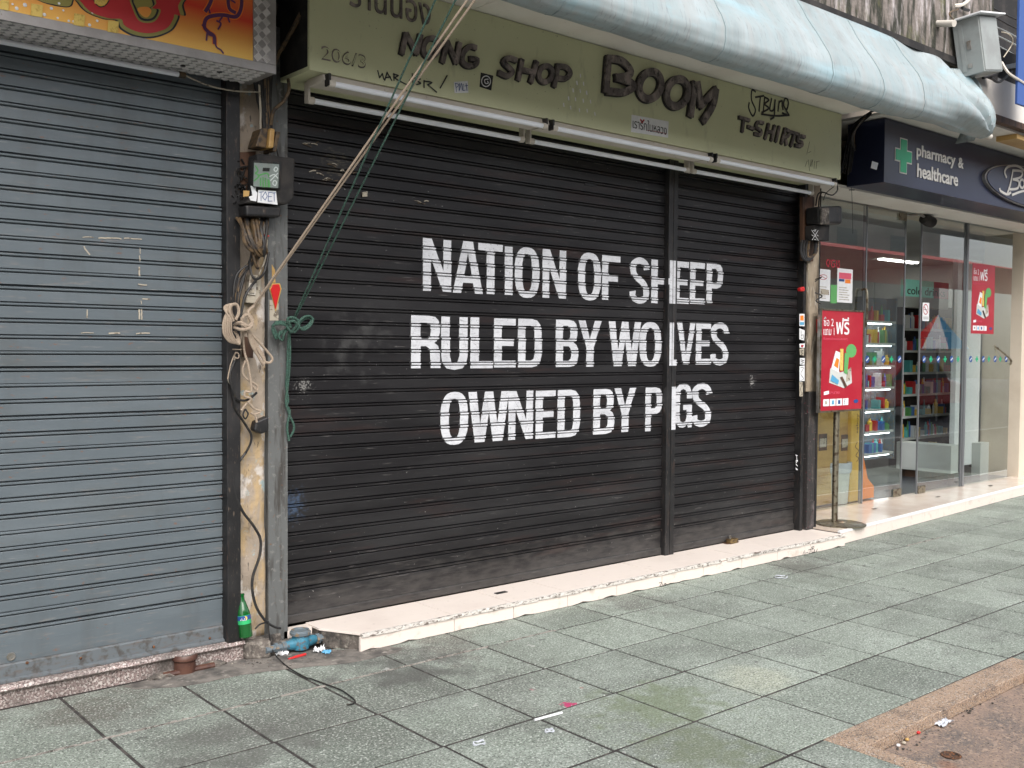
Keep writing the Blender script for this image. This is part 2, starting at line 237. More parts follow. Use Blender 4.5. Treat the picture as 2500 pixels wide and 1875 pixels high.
# orange shop sign print: a real printed gradient
def sign_print():
    m = bpy.data.materials.new('orange_sign_print'); m.use_nodes = True; N, L = m.node_tree.nodes, m.node_tree.links; p = N['Principled BSDF']
    g = N.new('ShaderNodeNewGeometry'); sx = N.new('ShaderNodeSeparateXYZ'); L.new(g.outputs['Position'], sx.inputs[0])
    mr = N.new('ShaderNodeMapRange'); mr.inputs[1].default_value = 2.73; mr.inputs[2].default_value = 3.06
    nz = N.new('ShaderNodeTexNoise'); nz.inputs['Scale'].default_value = 1.6; nz.inputs['Detail'].default_value = 1; L.new(g.outputs['Position'], nz.inputs['Vector'])
    ad = N.new('ShaderNodeMath'); ad.operation = 'MULTIPLY_ADD'; ad.inputs[1].default_value = .8; ad.inputs[2].default_value = -.38
    L.new(nz.outputs[0], ad.inputs[0]); L.new(sx.outputs[2], mr.inputs[0])
    a2 = N.new('ShaderNodeMath'); a2.operation = 'ADD'; L.new(mr.outputs[0], a2.inputs[0]); L.new(ad.outputs[0], a2.inputs[1])
    cr = N.new('ShaderNodeValToRGB'); e = cr.color_ramp.elements; e[0].color = (.85, .52, .10, 1); e[1].color = (.80, .22, .05, 1)
    x = cr.color_ramp.elements.new(.35); x.color = (.80, .32, .07, 1); x = cr.color_ramp.elements.new(.62); x.color = (.66, .05, .025, 1)
    L.new(a2.outputs[0], cr.inputs[0]); L.new(cr.outputs[0], p.inputs['Base Color']); p.inputs['Roughness'].default_value = .35; return m
M_osign = sign_print()

# ------------------------------------------------------------------ mesh builder and objects
WL = {}
class MB:
    def __init__(s): s.v = []; s.f = []
    def add(s, vs, fs):
        o = len(s.v); s.v += [Vector(p) for p in vs]; s.f += [tuple(i + o for i in f) for f in fs]; return s
    def box(s, x0, x1, y0, y1, z0, z1):
        return s.add([(x0, y0, z0), (x1, y0, z0), (x1, y1, z0), (x0, y1, z0), (x0, y0, z1), (x1, y0, z1), (x1, y1, z1), (x0, y1, z1)],
                     [(0, 3, 2, 1), (4, 5, 6, 7), (0, 1, 5, 4), (1, 2, 6, 5), (2, 3, 7, 6), (3, 0, 4, 7)])
    def prism(s, pts, vec):
        n = len(pts); vec = Vector(vec); a = [Vector(p) for p in pts]
        nm = sum(((a[i] - a[0]).cross(a[(i + 1) % n] - a[0]) for i in range(n)), Vector())
        if nm.dot(vec) > 0: a.reverse()
        return s.add(a + [p + vec for p in a], [tuple(range(n)), tuple(range(2 * n - 1, n - 1, -1))] + [(i, i + n, (i + 1) % n + n, (i + 1) % n) for i in range(n)])
    def tube(s, pts, r, n=6, closed=False, flat=None):
        P = [Vector(p) for p in pts]; m = len(P); R = r if isinstance(r, (list, tuple)) else [r] * m
        up = Vector((0, 0, 1)); rings = []; prev = None
        for i in range(m):
            t = (P[(i + 1) % m] - P[i - 1]) if closed else (P[min(i + 1, m - 1)] - P[max(i - 1, 0)])
            t.normalize() if t.length > 1e-9 else None
            if prev is None:
                a = t.cross(up)
                if a.length < .1: a = t.cross(Vector((1, 0, 0)))
            else:
                a = prev - t * prev.dot(t)
            a.normalize(); prev = a; b = t.cross(a)
            rings.append([P[i] + (a * math.cos(2 * math.pi * k / n) + b * math.sin(2 * math.pi * k / n)) * R[i] for k in range(n)])
        o = len(s.v)
        for rg in rings: s.v += rg
        for i in range(m if closed else m - 1):
            j = (i + 1) % m
            for k in range(n): s.f.append((o + i * n + k, o + i * n + (k + 1) % n, o + j * n + (k + 1) % n, o + j * n + k))
        if not closed:
            s.f.append(tuple(o + k for k in range(n - 1, -1, -1))); s.f.append(tuple(o + (m - 1) * n + k for k in range(n)))
        return s
    def lathe(s, prof, c, n=20, axis=Vector((0, 0, 1)), cap=True):
        c = Vector(c); ax = Vector(axis).normalized(); a = ax.cross(Vector((1, 0, 0)))
        if a.length < .2: a = ax.cross(Vector((0, 1, 0)))
        a.normalize(); b = ax.cross(a); o = len(s.v); m = len(prof)
        for r, h in prof: s.v += [c + ax * h + (a * math.cos(2 * math.pi * k / n) + b * math.sin(2 * math.pi * k / n)) * r for k in range(n)]
        for i in range(m - 1):
            for k in range(n): s.f.append((o + i * n + k, o + i * n + (k + 1) % n, o + (i + 1) * n + (k + 1) % n, o + (i + 1) * n + k))
        if cap:
            s.f.append(tuple(o + k for k in range(n - 1, -1, -1))); s.f.append(tuple(o + (m - 1) * n + k for k in range(n)))
        return s
    def ribbon(s, pts, w, y, th, closed=False):
        """flat stroke lying in a facade-parallel plane: front face at y-th, back at y"""
        P = [Vector((p[0], p[2])) for p in pts]; m = len(P); L = []; R = []
        if not closed:
            d = (P[0] - P[1]).normalized() * w * .3; P[0] = P[0] + d; d = (P[-1] - P[-2]).normalized() * w * .3; P[-1] = P[-1] + d
        for i in range(m):
            d0 = (P[i] - P[i - 1]) if (i > 0 or closed) else (P[1] - P[0]); d1 = (P[(i + 1) % m] - P[i]) if (i < m - 1 or closed) else d0
            d0 = d0.normalized(); d1 = d1.normalized(); t = (d0 + d1)
            t = t.normalized() if t.length > .3 else d0
            nrm = Vector((-t.y, t.x)); k = w / 2 / max(.55, nrm.dot(Vector((-d0.y, d0.x))))
            L.append(P[i] + nrm * k); R.append(P[i] - nrm * k)
        o = len(s.v)
        for i in range(m):
            for q in (L[i], R[i]):
                s.v.append(Vector((q.x, y - th, q.y))); s.v.append(Vector((q.x, y, q.y)))
        for i in range(m if closed else m - 1):
            a = o + 4 * i; b = o + 4 * ((i + 1) % m)
            s.f += [(a, b, b + 2, a + 2), (a + 1, a + 3, b + 3, b + 1), (a, a + 1, b + 1, b), (a + 2, b + 2, b + 3, a + 3)]
        if not closed: s.f += [(o, o + 2, o + 3, o + 1), (o + 4 * m - 4, o + 4 * m - 3, o + 4 * m - 1, o + 4 * m - 2)]
        return s
    def build(s, name, m, parent=None, smooth=False, bevel=0, at=None):
        me = bpy.data.meshes.new(name); vs = s.v
        if at is not None: c = Vector(at)
        else:
            lo = Vector([min(p[i] for p in vs) for i in range(3)]); hi = Vector([max(p[i] for p in vs) for i in range(3)]); c = (lo + hi) / 2
            if parent is None: c.z = lo.z
        me.from_pydata([tuple(p - c) for p in vs], [], s.f); me.update()
        bm = bmesh.new(); bm.from_mesh(me); bmesh.ops.recalc_face_normals(bm, faces=bm.faces); bm.to_mesh(me); bm.free()
        if smooth:
            me.polygons.foreach_set('use_smooth', [True] * len(me.polygons)); me.set_sharp_from_angle(angle=math.radians(40))
        me.materials.append(m); return link(name, me, c, parent, bevel)
def link(name, me, c, parent=None, bevel=0):
    o = bpy.data.objects.new(name, me); COL.objects.link(o); WL[o.name] = Vector(c)
    if parent is not None: o.parent = parent; o.location = Vector(c) - WL[parent.name]
    else: o.location = c
    if bevel:
        b = o.modifiers.new('bevel', 'BEVEL'); b.width = bevel; b.segments = 2; b.limit_method = 'ANGLE'
    return o
def thing(name, label, cat, loc=(0, 0, 0), group=None):
    o = bpy.data.objects.new(name, None); COL.objects.link(o); o.location = loc; WL[o.name] = Vector(loc); o.empty_display_size = .1
    o['label'] = label; o['category'] = cat
    if group: o['group'] = group
    return o
def tag(o, label, cat, group=None):
    o['label'] = label; o['category'] = cat
    if group: o['group'] = group
    return o
def struct(o): o['kind'] = 'structure'; return o
def stuff(o): o['kind'] = 'stuff'; return o
def box(name, m, parent, *d, bevel=0): return MB().box(*d).build(name, m, parent, bevel=bevel)
def cat(pts, n=6, closed=False):
    P = [Vector(p) for p in pts]; out = []; m = len(P)
    for i in range(m if closed else m - 1):
        a, b = P[i], P[(i + 1) % m]; p0 = P[i - 1] if (i > 0 or closed) else a; p3 = P[(i + 2) % m] if (i < m - 2 or closed) else b
        for k in range(n):
            t = k / n; out.append(.5 * ((2 * a) + (b - p0) * t + (2 * p0 - 5 * a + 4 * b - p3) * t * t + (3 * a - p0 - 3 * b + p3) * t ** 3))
    if not closed: out.append(P[-1])
    return out
def strokes(zf, lines, Y, wpx, th=.0012, y0=None, smooth=True):
    """strokes measured on the photograph, laid on the plane y=Y; wpx in crop pixels -> metres"""
    mb = MB(); i = 0
    for ln in lines:
        closed = False
        if ln[0] == 'o': closed = True; ln = ln[1:]
        P = [F(*zf(x, y), Y) for x, y in ln]
        a = F(*zf(ln[0][0], ln[0][1]), Y); b = F(*zf(ln[0][0], ln[0][1] + wpx), Y); w_ = abs(a.z - b.z)
        if smooth and len(P) > 2: P = cat(P, 4, closed)
        mb.ribbon(P, w_, Y - i * .0004, th, closed); i += 1
    return mb
def text(body, x0, x1, z0, z1, Y, m, parent, name='lettering', th=.002, off=.0, mirror=False, rot=0, shear=0):
    f = bpy.data.curves.new('txt', 'FONT'); f.body = body; f.offset = off; f.extrude = .01; f.resolution_u = 3; f.shear = shear
    t = bpy.data.objects.new('txt', f); COL.objects.link(t); bpy.context.view_layer.update()
    me = bpy.data.meshes.new_from_object(t.evaluated_get(bpy.context.evaluated_depsgraph_get())); bpy.data.objects.remove(t)
    vs = [v.co.copy() for v in me.vertices]
    if rot: vs = [Vector((-v.y, v.x, v.z)) for v in vs]
    ax = min(v.x for v in vs); bx = max(v.x for v in vs); ay = min(v.y for v in vs); by = max(v.y for v in vs); az = max(v.z for v in vs)
    mb = MB()
    for v in vs:
        k = (v.x - ax) / (bx - ax); k = 1 - k if mirror else k
        mb.v.append(Vector((x0 + (x1 - x0) * k, Y - th * .5 * (1 + v.z / az), z0 + (z1 - z0) * (v.y - ay) / (by - ay))))
    mb.f = [tuple(p.vertices) for p in me.polygons]; bpy.data.meshes.remove(me)
    return mb.build(name, m, parent)
def rect(name, m, parent, x0, x1, z0, z1, Y, th=.0015): return box(name, m, parent, x0, x1, Y - th, Y, z0, z1)
def pquad(zf, c4, Y, th=.0015):
    return MB().prism([F(*zf(*c), Y) for c in c4], (0, -th, 0))

# ================================================================== GROUND
struct(MB().box(-40, 60, -40, -3.6, -.30, -.14).build('road', M_ground))
struct(MB().box(-40, 60, -3.6, -3.45, -.30, -.002).build('kerb', M_kerb, bevel=.01))
PX0, PX1, PY0 = G(2027, 1811).x, G(2453, 1601).x, G(2240, 1703).y
JZ = -.0035
pv = struct(MB().box(-40, PX0 + .01, -3.45, 1.0, -.30, JZ).box(PX1 - .01, 60, -3.45, 1.0, -.30, JZ).box(PX0 + .0101, PX1 - .0101, PY0 - .02, 1.0, -.30, JZ).box(PX0 + .0101, PX1 - .0101, -3.45, -3.1, -.30, JZ).box(PX0 + .0101, PX1 - .0101, -3.0999, PY0 - .0201, -.30, -.07).build('pavement', M_joint))
def gp(i, j): return (.4575 * i + .0081 * j - .063, .0022 * i - .4343 * j - .0743)
tmesh = None
random.seed(4)
for i in range(-7, 22):
    for j in range(0, 8):
        c = gp(i + .5, j + .5)
        u, v = PJ((c[0], c[1], 0))
        if not (-500 < u < 3000 and v < 2500): continue
        x0 = gp(i, j + .5)[0]; x1 = gp(i + 1, j + .5)[0]; y1 = gp(i + .5, j)[1]; y0 = gp(i + .5, j + 1)[1]; x0 += .0072; x1 -= .0072; y0 += .0072; y1 -= .0072
        if j == 0: y1 = .045 if x0 < -.1 else (.25 if x0 > 4.4 else -.06)
        if j >= 5 and x1 > PX0 + .02 and x0 < PX1 - .02:
            if x0 < PX0 - .05: x1 = PX0 - .004
            elif x1 > PX1 + .05 : x0 = PX1 + .004
            else: continue
        dz = [random.uniform(-.0012, .0012) for _ in range(4)]
        mb = MB(); b = .002
        mb.add([(x0, y0, -.02), (x1, y0, -.02), (x1, y1, -.02), (x0, y1, -.02), (x0, y0, -b), (x1, y0, -b), (x1, y1, -b), (x0, y1, -b),
                (x0 + b, y0 + b, dz[0]), (x1 - b, y0 + b, dz[1]), (x1 - b, y1 - b, dz[2]), (x0 + b, y1 - b, dz[3])],
               [(0, 1, 5, 4), (1, 2, 6, 5), (2, 3, 7, 6), (3, 0, 4, 7), (4, 5, 9, 8), (5, 6, 10, 9), (6, 7, 11, 10), (7, 4, 8, 11), (8, 9, 10, 11)])
        mb.build('tile', M_tile, pv)
# pale grout squeezed up along the first joint
mb = MB()
for s0, s1 in ((-2.6, -.3), (-.25, .9), (1.0, 1.35), (5.0, 5.6)):
    n = int((s1 - s0) / .02)
    for k in range(n):
        x = s0 + k * .02; y = -.0743 - .4343 + .0022 * (x / .4575) + random.uniform(-.002, .002); r = random.uniform(.002, .0075)
        mb.box(x, x + .019, y - r, y + r, -.006, random.uniform(.0006, .003))
stuff(mb.build('grout', M_grout, pv))
# mortar smear round the water meter and the pipe
def blob_sheet(pts, z, name, m, parent=None, h=.004):
    mb = MB(); P = cat([Vector((x, y, z)) for x, y in pts], 5, True); c = sum(P, Vector()) / len(P); n = len(P)
    P = [p + Vector((random.uniform(-.008, .008), random.uniform(-.008, .008), 0)) for p in P]
    vs = [c + Vector((0, 0, h))] + [c.lerp(p, .7) + Vector((0, 0, h * .9)) for p in P] + [p + Vector((0, 0, -.0005)) for p in P]
    fs = [(0, 1 + k, 1 + (k + 1) % n) for k in range(n)] + [(1 + k, 1 + n + k, 1 + n + (k + 1) % n, 1 + (k + 1) % n) for k in range(n)]
    return mb.add(vs, fs).build(name, m, parent, smooth=True)
blob_sheet([(-.72, .03), (-.55, -.13), (-.25, -.16), (-.02, -.22), (.2, -.30), (.5, -.30), (.48, -.18), (.3, -.1), (.0, .07), (-.3, .07)], .0015, 'mortar_smear', M_mortar, pv)
mb = MB()
for k in range(150):
    if k < 60: c = Vector((random.gauss(.08, .13), random.gauss(-.13, .03), .004))
    elif k < 95: c = Vector((random.gauss(-.12, .05), random.gauss(-.02, .03), .006))
    else:
        t = random.random(); q = G(2144, 1827).lerp(G(2478, 1637), t); c = Vector((q.x + random.gauss(0, .01), q.y - .02 + random.gauss(0, .012), -.044))
    r = random.uniform(.002, .007); mb.lathe([(r * .5, -r * .4), (r, 0), (r * .5, r * .5)], c, 5)
stuff(mb.build('grit', M_conc, pv))
# recessed aggregate cover, lower right
cv = thing('access_cover', 'brown exposed aggregate pit cover recessed in the pavement at the lower right corner', 'manhole cover', (PX0 + .9, PY0 - .5, 0))
ix0 = G(2144, 1827).x; iy1 = (G(2144, 1827).y + G(2478, 1637).y) / 2; ix1 = G(2478, 1637).x; yb = -3.1
box('frame', M_terr, cv, PX0, PX1, iy1, PY0 - .004, -.05, .001, bevel=.004)
box('frame', M_terr, cv, PX0, ix0, yb, iy1 - .0005, -.05, .0006, bevel=.004)
box('frame', M_terr, cv, ix1, PX1, yb, iy1 - .0005, -.05, .0006, bevel=.004)
box('slab', M_terr2, cv, ix0 + .001, ix1 - .001, yb, iy1 - .001, -.069, -.048)
hc = G(2322, 1845, -.047); MB().lathe([(.035, 0), (.038, .003), (.03, .004), (.026, -.0), (.01, -.001)], hc, 20).build('lifting_ring', M_rust, cv, smooth=True)

# ================================================================== BUILDING SHELL
bw = struct(MB().box(-14, 30, .62, .9, -.2, 9).build('building_wall', M_dark))
# cut: the pharmacy needs an opening -> rebuild as pieces
bpy.data.objects.remove(bw)
bw = thing('shophouse_wall', 'black concrete front of the shophouse row behind the shutters and signs', 'building', (0, .4, 0))
box('wall', M_dark, bw, -14, 4.9, .25, .5, -.2, 3.7); box('wall', M_dark, bw, -14, 30, .5, .9, 3.75, 9)  # upper wall is black: shade behind the cabinet is put into its colour
box('wall', M_wall, bw, 9.17, 16, .47, .9, .05, 3.7)
box('header', M_wall, bw, 4.9, 9.17, .5, .8, 2.79, 3.7)

# ---- canopy slab, soffit, awning
cn = thing('canopy_slab', 'moss stained concrete canopy slab above the pale blue awning', 'canopy', (2, -.3, 3.6))
box('slab', M_moss, cn, -6, 5.72, -.72, .6, 3.62, 4.5, bevel=.01)
box('edge_strip', M_dark, cn, -6, 5.75, -.745, -.722, 3.585, 3.635)  # solid black strip added for the shaded gap above the awning
cb = thing('ceiling_board', 'off white ceiling boards over the green sign, under the awning', 'ceiling', (2, -.3, 3.22))
for k in range(5):
    x0 = -4.2 + k * 1.735; box('board', M_soff, cb, x0, x0 + 1.732, -.90, .24, 3.222, 3.24)
cb2 = thing('ceiling_board', 'off white ceiling boards over the navy pharmacy sign', 'ceiling', (7, -.3, 3.29))
for k in range(5):
    x0 = 4.95 + k * 1.6; box('board', M_soff, cb2, x0, x0 + 1.597, -.62, .6, 3.292, 3.31)
fb = thing('fascia_board', 'beige fascia board with brown trim right of the awning end', 'fascia', (7, -.6, 3.3))
box('board', M_soff, fb, 5.3, 14, -.66, -.625, 3.36, 3.66); box('trim', M_wood, fb, 5.3, 14, -.68, -.62, 3.31, 3.36); box('beam', M_dark, fb, 5.3, 14, -.66, -.3, 3.66, 3.9)
box('panel', M_yb2, fb, 6.4, 9, -.62, -.45, 3.25, 3.29)

def awning():
    rt = thing('awning', 'faded pale blue tarpaulin awning bunched at its right end, hanging above the green sign', 'awning', (2.4, -.9, 3.05))
    prof = [(-.745, 3.60), (-.775, 3.55), (-.82, 3.47), (-.875, 3.39), (-.93, 3.31), (-.975, 3.23), (-1.00, 3.16), (-1.01, 3.10), (-.995, 3.05), (-.955, 3.015), (-.90, 3.005), (-.85, 3.02), (-.82, 3.05)]
    NX = 260; X0, X1 = -1.2, 5.18; mb = MB(); n = len(prof)
    pp = []
    for a, b in zip(prof, prof[1:]):
        for k in range(3): t = k / 3; pp.append((a[0] + (b[0] - a[0]) * t, a[1] + (b[1] - a[1]) * t))
    pp.append(prof[-1]); m = len(pp)
    for i in range(NX + 1):
        x = X0 + (X1 - X0) * i / NX
        for j, (y, z) in enumerate(pp):
            t = j / (m - 1)
            q = noise.noise(Vector((x * 1.1, t * 2.2, 0))); q2 = noise.noise(Vector((x * 4, t * 3, 5))); q3 = noise.noise(Vector((x * 2.3 + t * 5, t * 5, 9)))
            amp = math.sin(math.pi * min(1, t * 1.15)) * .7 if t < .87 else .12
            yy = y - (.022 * q + .008 * q2 + .010 * q3) * amp; zz = z + (.022 * noise.noise(Vector((x * .8, 3, 1))) + .012 * q2) * max(0, t - .3)
            # bunching towards the bottom right corner
            d = (X1 - x)
            if d < 1.3:
                k = (1 - d / 1.3); cx, cz = X1, 3.02
                ang = math.atan2(zz - cz + .02, d + .02); r = math.hypot(zz - cz, d)
                yy += .045 * math.sin(ang * 11 + .6) * k * min(1, r * 3) + .008 * math.sin(ang * 21) * k * min(1, r * 3); zz += .11 * k * t
                zz -= .06 * k * k * (1 - t)
                yy += .03 * k ** 3 * t
            sag = -.05 * (1 - k2) ** 2 if (k2 := min(1, d / 1.2)) < 1 else 0
            xx = x + (.10 * (1 - min(1, d / .5)) * (t - .5) if d < .5 else 0)
            mb.v.append(Vector((xx, yy, zz + sag * t)))
    for i in range(NX):
        for j in range(m - 1):
            a = i * m + j; mb.f.append((a, a + m, a + m + 1, a + 1))
    o = mb.build('fabric', M_tarp, rt, smooth=True)
    md = o.modifiers.new('thickness', 'SOLIDIFY'); md.thickness = .004
    for xs in (.9, 2.05, 3.05, 3.6, 4.15):
        i = round((xs - X0) / (X1 - X0) * NX); P = [mb.v[i * m + j] + Vector((0, -.003, -.001)) for j in range(m)]
        MB().tube(P, .0022, 5).build('seam', M_seam, rt, smooth=True)
    # flap hanging behind the end
    mb2 = MB(); P = []
    for k in range(14):
        t = k / 13; P.append((5.24 + .05 * math.sin(t * 9) * (1 - t), -.80 - .08 * math.sin(t * 3), 3.52 - .48 * t))
    for p in P: mb2.v += [Vector(p), Vector(p) + Vector((.0, .14, 0))]
    for k in range(13): mb2.f.append((2 * k, 2 * k + 2, 2 * k + 3, 2 * k + 1))
    o = mb2.build('end_flap', M_tarp, rt, smooth=True); md = o.modifiers.new('thickness', 'SOLIDIFY'); md.thickness = .005
    MB().tube([(5.08, -.88, 3.075), (5.34, -.88, 3.075)], .024, 12).build('roller_pole', M_white, rt, smooth=True)
awning()

# ================================================================== STEPS
st = thing('front_step', 'low cream tiled step with chipped white nosing in front of the black shutter', 'step', (2.4, 0, 0))
MB().prism([(.36, -.185, 0), (4.59, -.185, 0), (4.59, .17, 0), (.24, .17, 0), (.24, .0, 0)], (0, 0, .078)).build('core', M_conc, st)
xs = [.33] + [.90 + .405 * k for k in range(10)]; xs[-1] = 4.6
for k in range(len(xs) - 1):
    a, b = xs[k] + .002, xs[k + 1] - .002
    if k == 0: MB().prism([(.345, -.192, .079), (b, -.192, .079), (b, .155, .079), (.23, .155, .079), (.23, .02, .079)], (0, 0, .0105)).build('tread_tile', M_cream, st, bevel=.001)
    else: box('tread_tile', M_cream, st, a, b, -.192, .155, .079, .0895 + random.uniform(-.0004, .0006), bevel=.001)
    pts = [(a, -.2, .0745), (a, -.2, .008)]
    n = 10
    for q in range(n + 1):
        x = a + (b - a) * q / n; z = .004 + max(0, noise.noise(Vector((x * 9, 0, 3)))) * .022; pts.append((x, -.2, z))
    pts += [(b, -.2, .0745)]
    MB().prism(pts, (0, .014, 0)).build('riser_tile', M_creamf, st)
# nosing: worn strip with uneven edge
mb = MB(); x = .338; random.seed(9)
while x < 4.598:
    L = random.uniform(.03, .09); x2 = min(4.6, x + L); g = .004 * noise.noise(Vector((x * 6, 0, 0)))
    if not (3.02 < x < 3.17): mb.box(x, x2 - .0004, -.207 + g, -.190, .0735 + random.uniform(-.002, .003), .0915 + random.uniform(-.001, .0006))
    x = x2
stuff(mb.build('nosing', M_nosing, st))
# graffiti on riser
gx = strokes(lambda x, y: (1300 + x / 2.655, 1250 + y / 2.655), [[(820, 460), (838, 458), (825, 480), (840, 482), (820, 502)], [(843, 465), (840, 500), (858, 462), (862, 500)], [(845, 482), (870, 478)], [(858, 462), (875, 475), (862, 498)]], -.2005, 3, .0012); gx.build('graffiti', M_ink, st)
gx = strokes(lambda x, y: (1550 + x / 3.687, 1200 + y / 3.687), [[(1520, 540), (1512, 575), (1528, 572), (1528, 530)], [(1535, 555), (1560, 545)], [(1560, 525), (1600, 515)], [(1580, 520), (1570, 560)], [(1590, 500), (1610, 495), (1600, 520), (1590, 500)], [(1590, 530), (1600, 560), (1615, 520), (1610, 555)], [(1640, 515), (1630, 545)]], -.2005, 3.5, .0012); gx.build('graffiti', M_ink, st)
box('base_tile', M_creamf, st, .075, .228, .085, .15, 0, .085)
box('base_tile', M_mortar, st, .0, .235, .06, .086, -.002, .05)

bs = thing('front_step', 'polished cream tiled step in front of the pharmacy glass', 'step', (7, 0, 0))
def fy(x): return -.155 + (x - 4.6) * .075 if x < 8.6 else .145
X = 4.604; k = 0
H = .105
while X < 12:
    X2 = X + .6; a, b = X + .001, X2 - .001
    MB().prism([(a, fy(a) + .003, .001), (b, fy(b) + .003, .001), (b, .3, .001), (a, .3, .001)], (0, 0, H - .012)).build('core', M_conc, bs)
    MB().prism([(a, fy(a) + .022, H - .0115), (b, fy(b) + .022, H - .0115), (b, .449, H - .0115), (a, .449, H - .0115)], (0, 0, .0115)).build('tread_tile', M_gloss, bs)
    MB().prism([(a, fy(a), .004), (b, fy(b), .004), (b, fy(b), H - .016), (a, fy(a), H - .016)], (0, .0025, 0)).build('riser_tile', M_creamf, bs)
    MB().prism([(a, fy(a) - .004, H - .0155), (b, fy(b) - .004, H - .0155), (b, fy(b) + .0215, H - .0155), (a, fy(a) + .0215, H - .0155)], (0, 0, .0165)).build('nosing', M_paper, bs)
    X = X2; k += 1
box('floor_strip', M_gloss, bs, 4.72, 12, .45, .56, 0, H)

gs = thing('front_step', 'pink speckled granite step with rolled edge under the grey shutter', 'step', (-2, 0, 0))
for k in range(5):
    b = -.15 - k * 1.1; a = b - 1.098
    box('riser', M_gran, gs, a, b, .062, .2, 0, .07)
    MB().prism([(a, .045, .071), (a, .035, .080), (a, .045, .092), (a, .075, .096), (a, .3, .100), (a, .3, .071)], (b - a, 0, 0)).build('tread', M_gran, gs)
blk = MB(); P = []
blk.prism([(-.15, .03, 0), (-.05, -.02, 0), (.0, .06, 0), (.06, .08, 0), (.06, .25, 0), (-.15, .25, 0)], (0, 0, .085))
tag(blk.build('concrete_plinth', M_conc, bevel=.012), 'crumbled concrete block at the foot of the plaster pillar', 'plinth')

# ================================================================== SHUTTERS
def slat_mesh(p, depth, L, name):
    """one roller slat: flat face, narrow groove, rolled bead, deep groove; extruded along x"""
    pr = [(0, .0), (.64, -.0015), (.675, .0), (.695, .008), (.725, .008), (.745, -.001), (.79, -.0065), (.86, -.0068), (.90, -.002), (.915, .013), (.975, .013), (1.0, .001)]
    pr = [(z * p, y) for z, y in pr]
    n = len(pr); vs = []
    for x in (0, L):
        for z, y in pr: vs.append((x, y, z))
        vs.append((x, depth, p)); vs.append((x, depth, 0))
    m = n + 2
    fs = [(i, i + 1, m + i + 1, m + i) for i in range(m - 1)] + [(m - 1, 0, m, 2 * m - 1), tuple(range(m)), tuple(range(2 * m - 1, m - 1, -1))]
    me = bpy.data.meshes.new(name); me.from_pydata(vs, [], fs)
    bm = bmesh.new(); bm.from_mesh(me); bmesh.ops.recalc_face_normals(bm, faces=bm.faces); bm.to_mesh(me); bm.free()
    return me, pr
SOFF = {}
def fill_slats(root, x0, x1, z0, z1, p, Y, m):
    me, pr = slat_mesh(p, .02, x1 - x0, 'slat'); me.materials.append(m); z = z0
    while z < z1:
        dy = random.uniform(-.0014, .0014); SOFF[(round(x0, 3), round((z - z0) / p))] = dy
        o = link('slat', me, Vector((x0, Y + dy, z)), root)
        if m is M_gsh: o.rotation_euler.y = random.uniform(-.0007, .0007)
        z += p
    return pr
random.seed(2)
PG = .0668
gsh = thing('roller_shutter', 'weathered blue grey roller shutter, closed, at the left edge', 'shutter', (-1.8, .1, .09))
fill_slats(gsh, -4.0, -.236, .252, 2.98, PG, .10, M_gsh)
box('bottom_plate', M_gsh, gsh, -4.0, -.237, .1, .125, .172, .2515)
MB().prism([(-4.0, .094, .171), (-4.0, .088, .165), (-4.0, .088, .112), (-4.0, .072, .106), (-4.0, .072, .098), (-4.0, .12, .098), (-4.0, .12, .171)], (3.763, 0, 0)).build('bottom_bar', M_gdk, gsh)
for uv in ((197, 1607), (375, 1579), (512, 1558), (66, 1618)):
    c = F(*uv, .087); MB().lathe([(.0065, 0), (.0065, .003), (.003, .005)], c, 8, Vector((0, -1, 0))).build('bolt', M_rust, gsh)
c = F(27, 1603, .0995); MB().lathe([(.017, 0), (.017, .003), (.013, .0035), (.012, .001), (.004, .001)], c, 20, Vector((0, -1, 0))).build('lock', M_steel, gsh, smooth=True)
rl = tag(MB().box(-.235, -.168, .045, .16, .095, 3.0).build('guide_rail', M_bfr, bevel=.003), 'dark guide rail between the grey shutter and the plaster pillar', 'rail')
# tape marks left on the grey shutter: real scraps of tape
tp = thing('tape_residue', 'torn scraps of old adhesive tape stuck in a rectangle on the grey shutter', 'tape', tuple(F(270, 700, .098)))
Z7b = lambda x, y: (x / 3.318, 500 + y / 3.318)
for q, (xa, ya, xb, yb_) in enumerate([(670, 262, 760, 262), (800, 268, 900, 272), (905, 266, 985, 276), (1010, 268, 1150, 282), (1132, 340, 1137, 395), (1132, 410, 1140, 470), (1132, 505, 1132, 575), (1120, 645, 1190, 650), (1160, 765, 1215, 765), (1143, 780, 1147, 805), (1130, 850, 1130, 925), (1148, 850, 1150, 930), (710, 850, 708, 915), (660, 1038, 755, 1036), (885, 1040, 970, 1040), (1105, 1042, 1210, 1038), (680, 340, 725, 400)]):
    P = [F(*Z7b(xa + (xb - xa) * t + random.uniform(-3, 3), ya + (yb_ - ya) * t + random.uniform(-3, 3)), .0955) for t in (0, .25, .5, .75, 1)]
    MB().ribbon(P, random.uniform(.003, .007), .0975, .0008).build('scrap', M_cabw, tp)

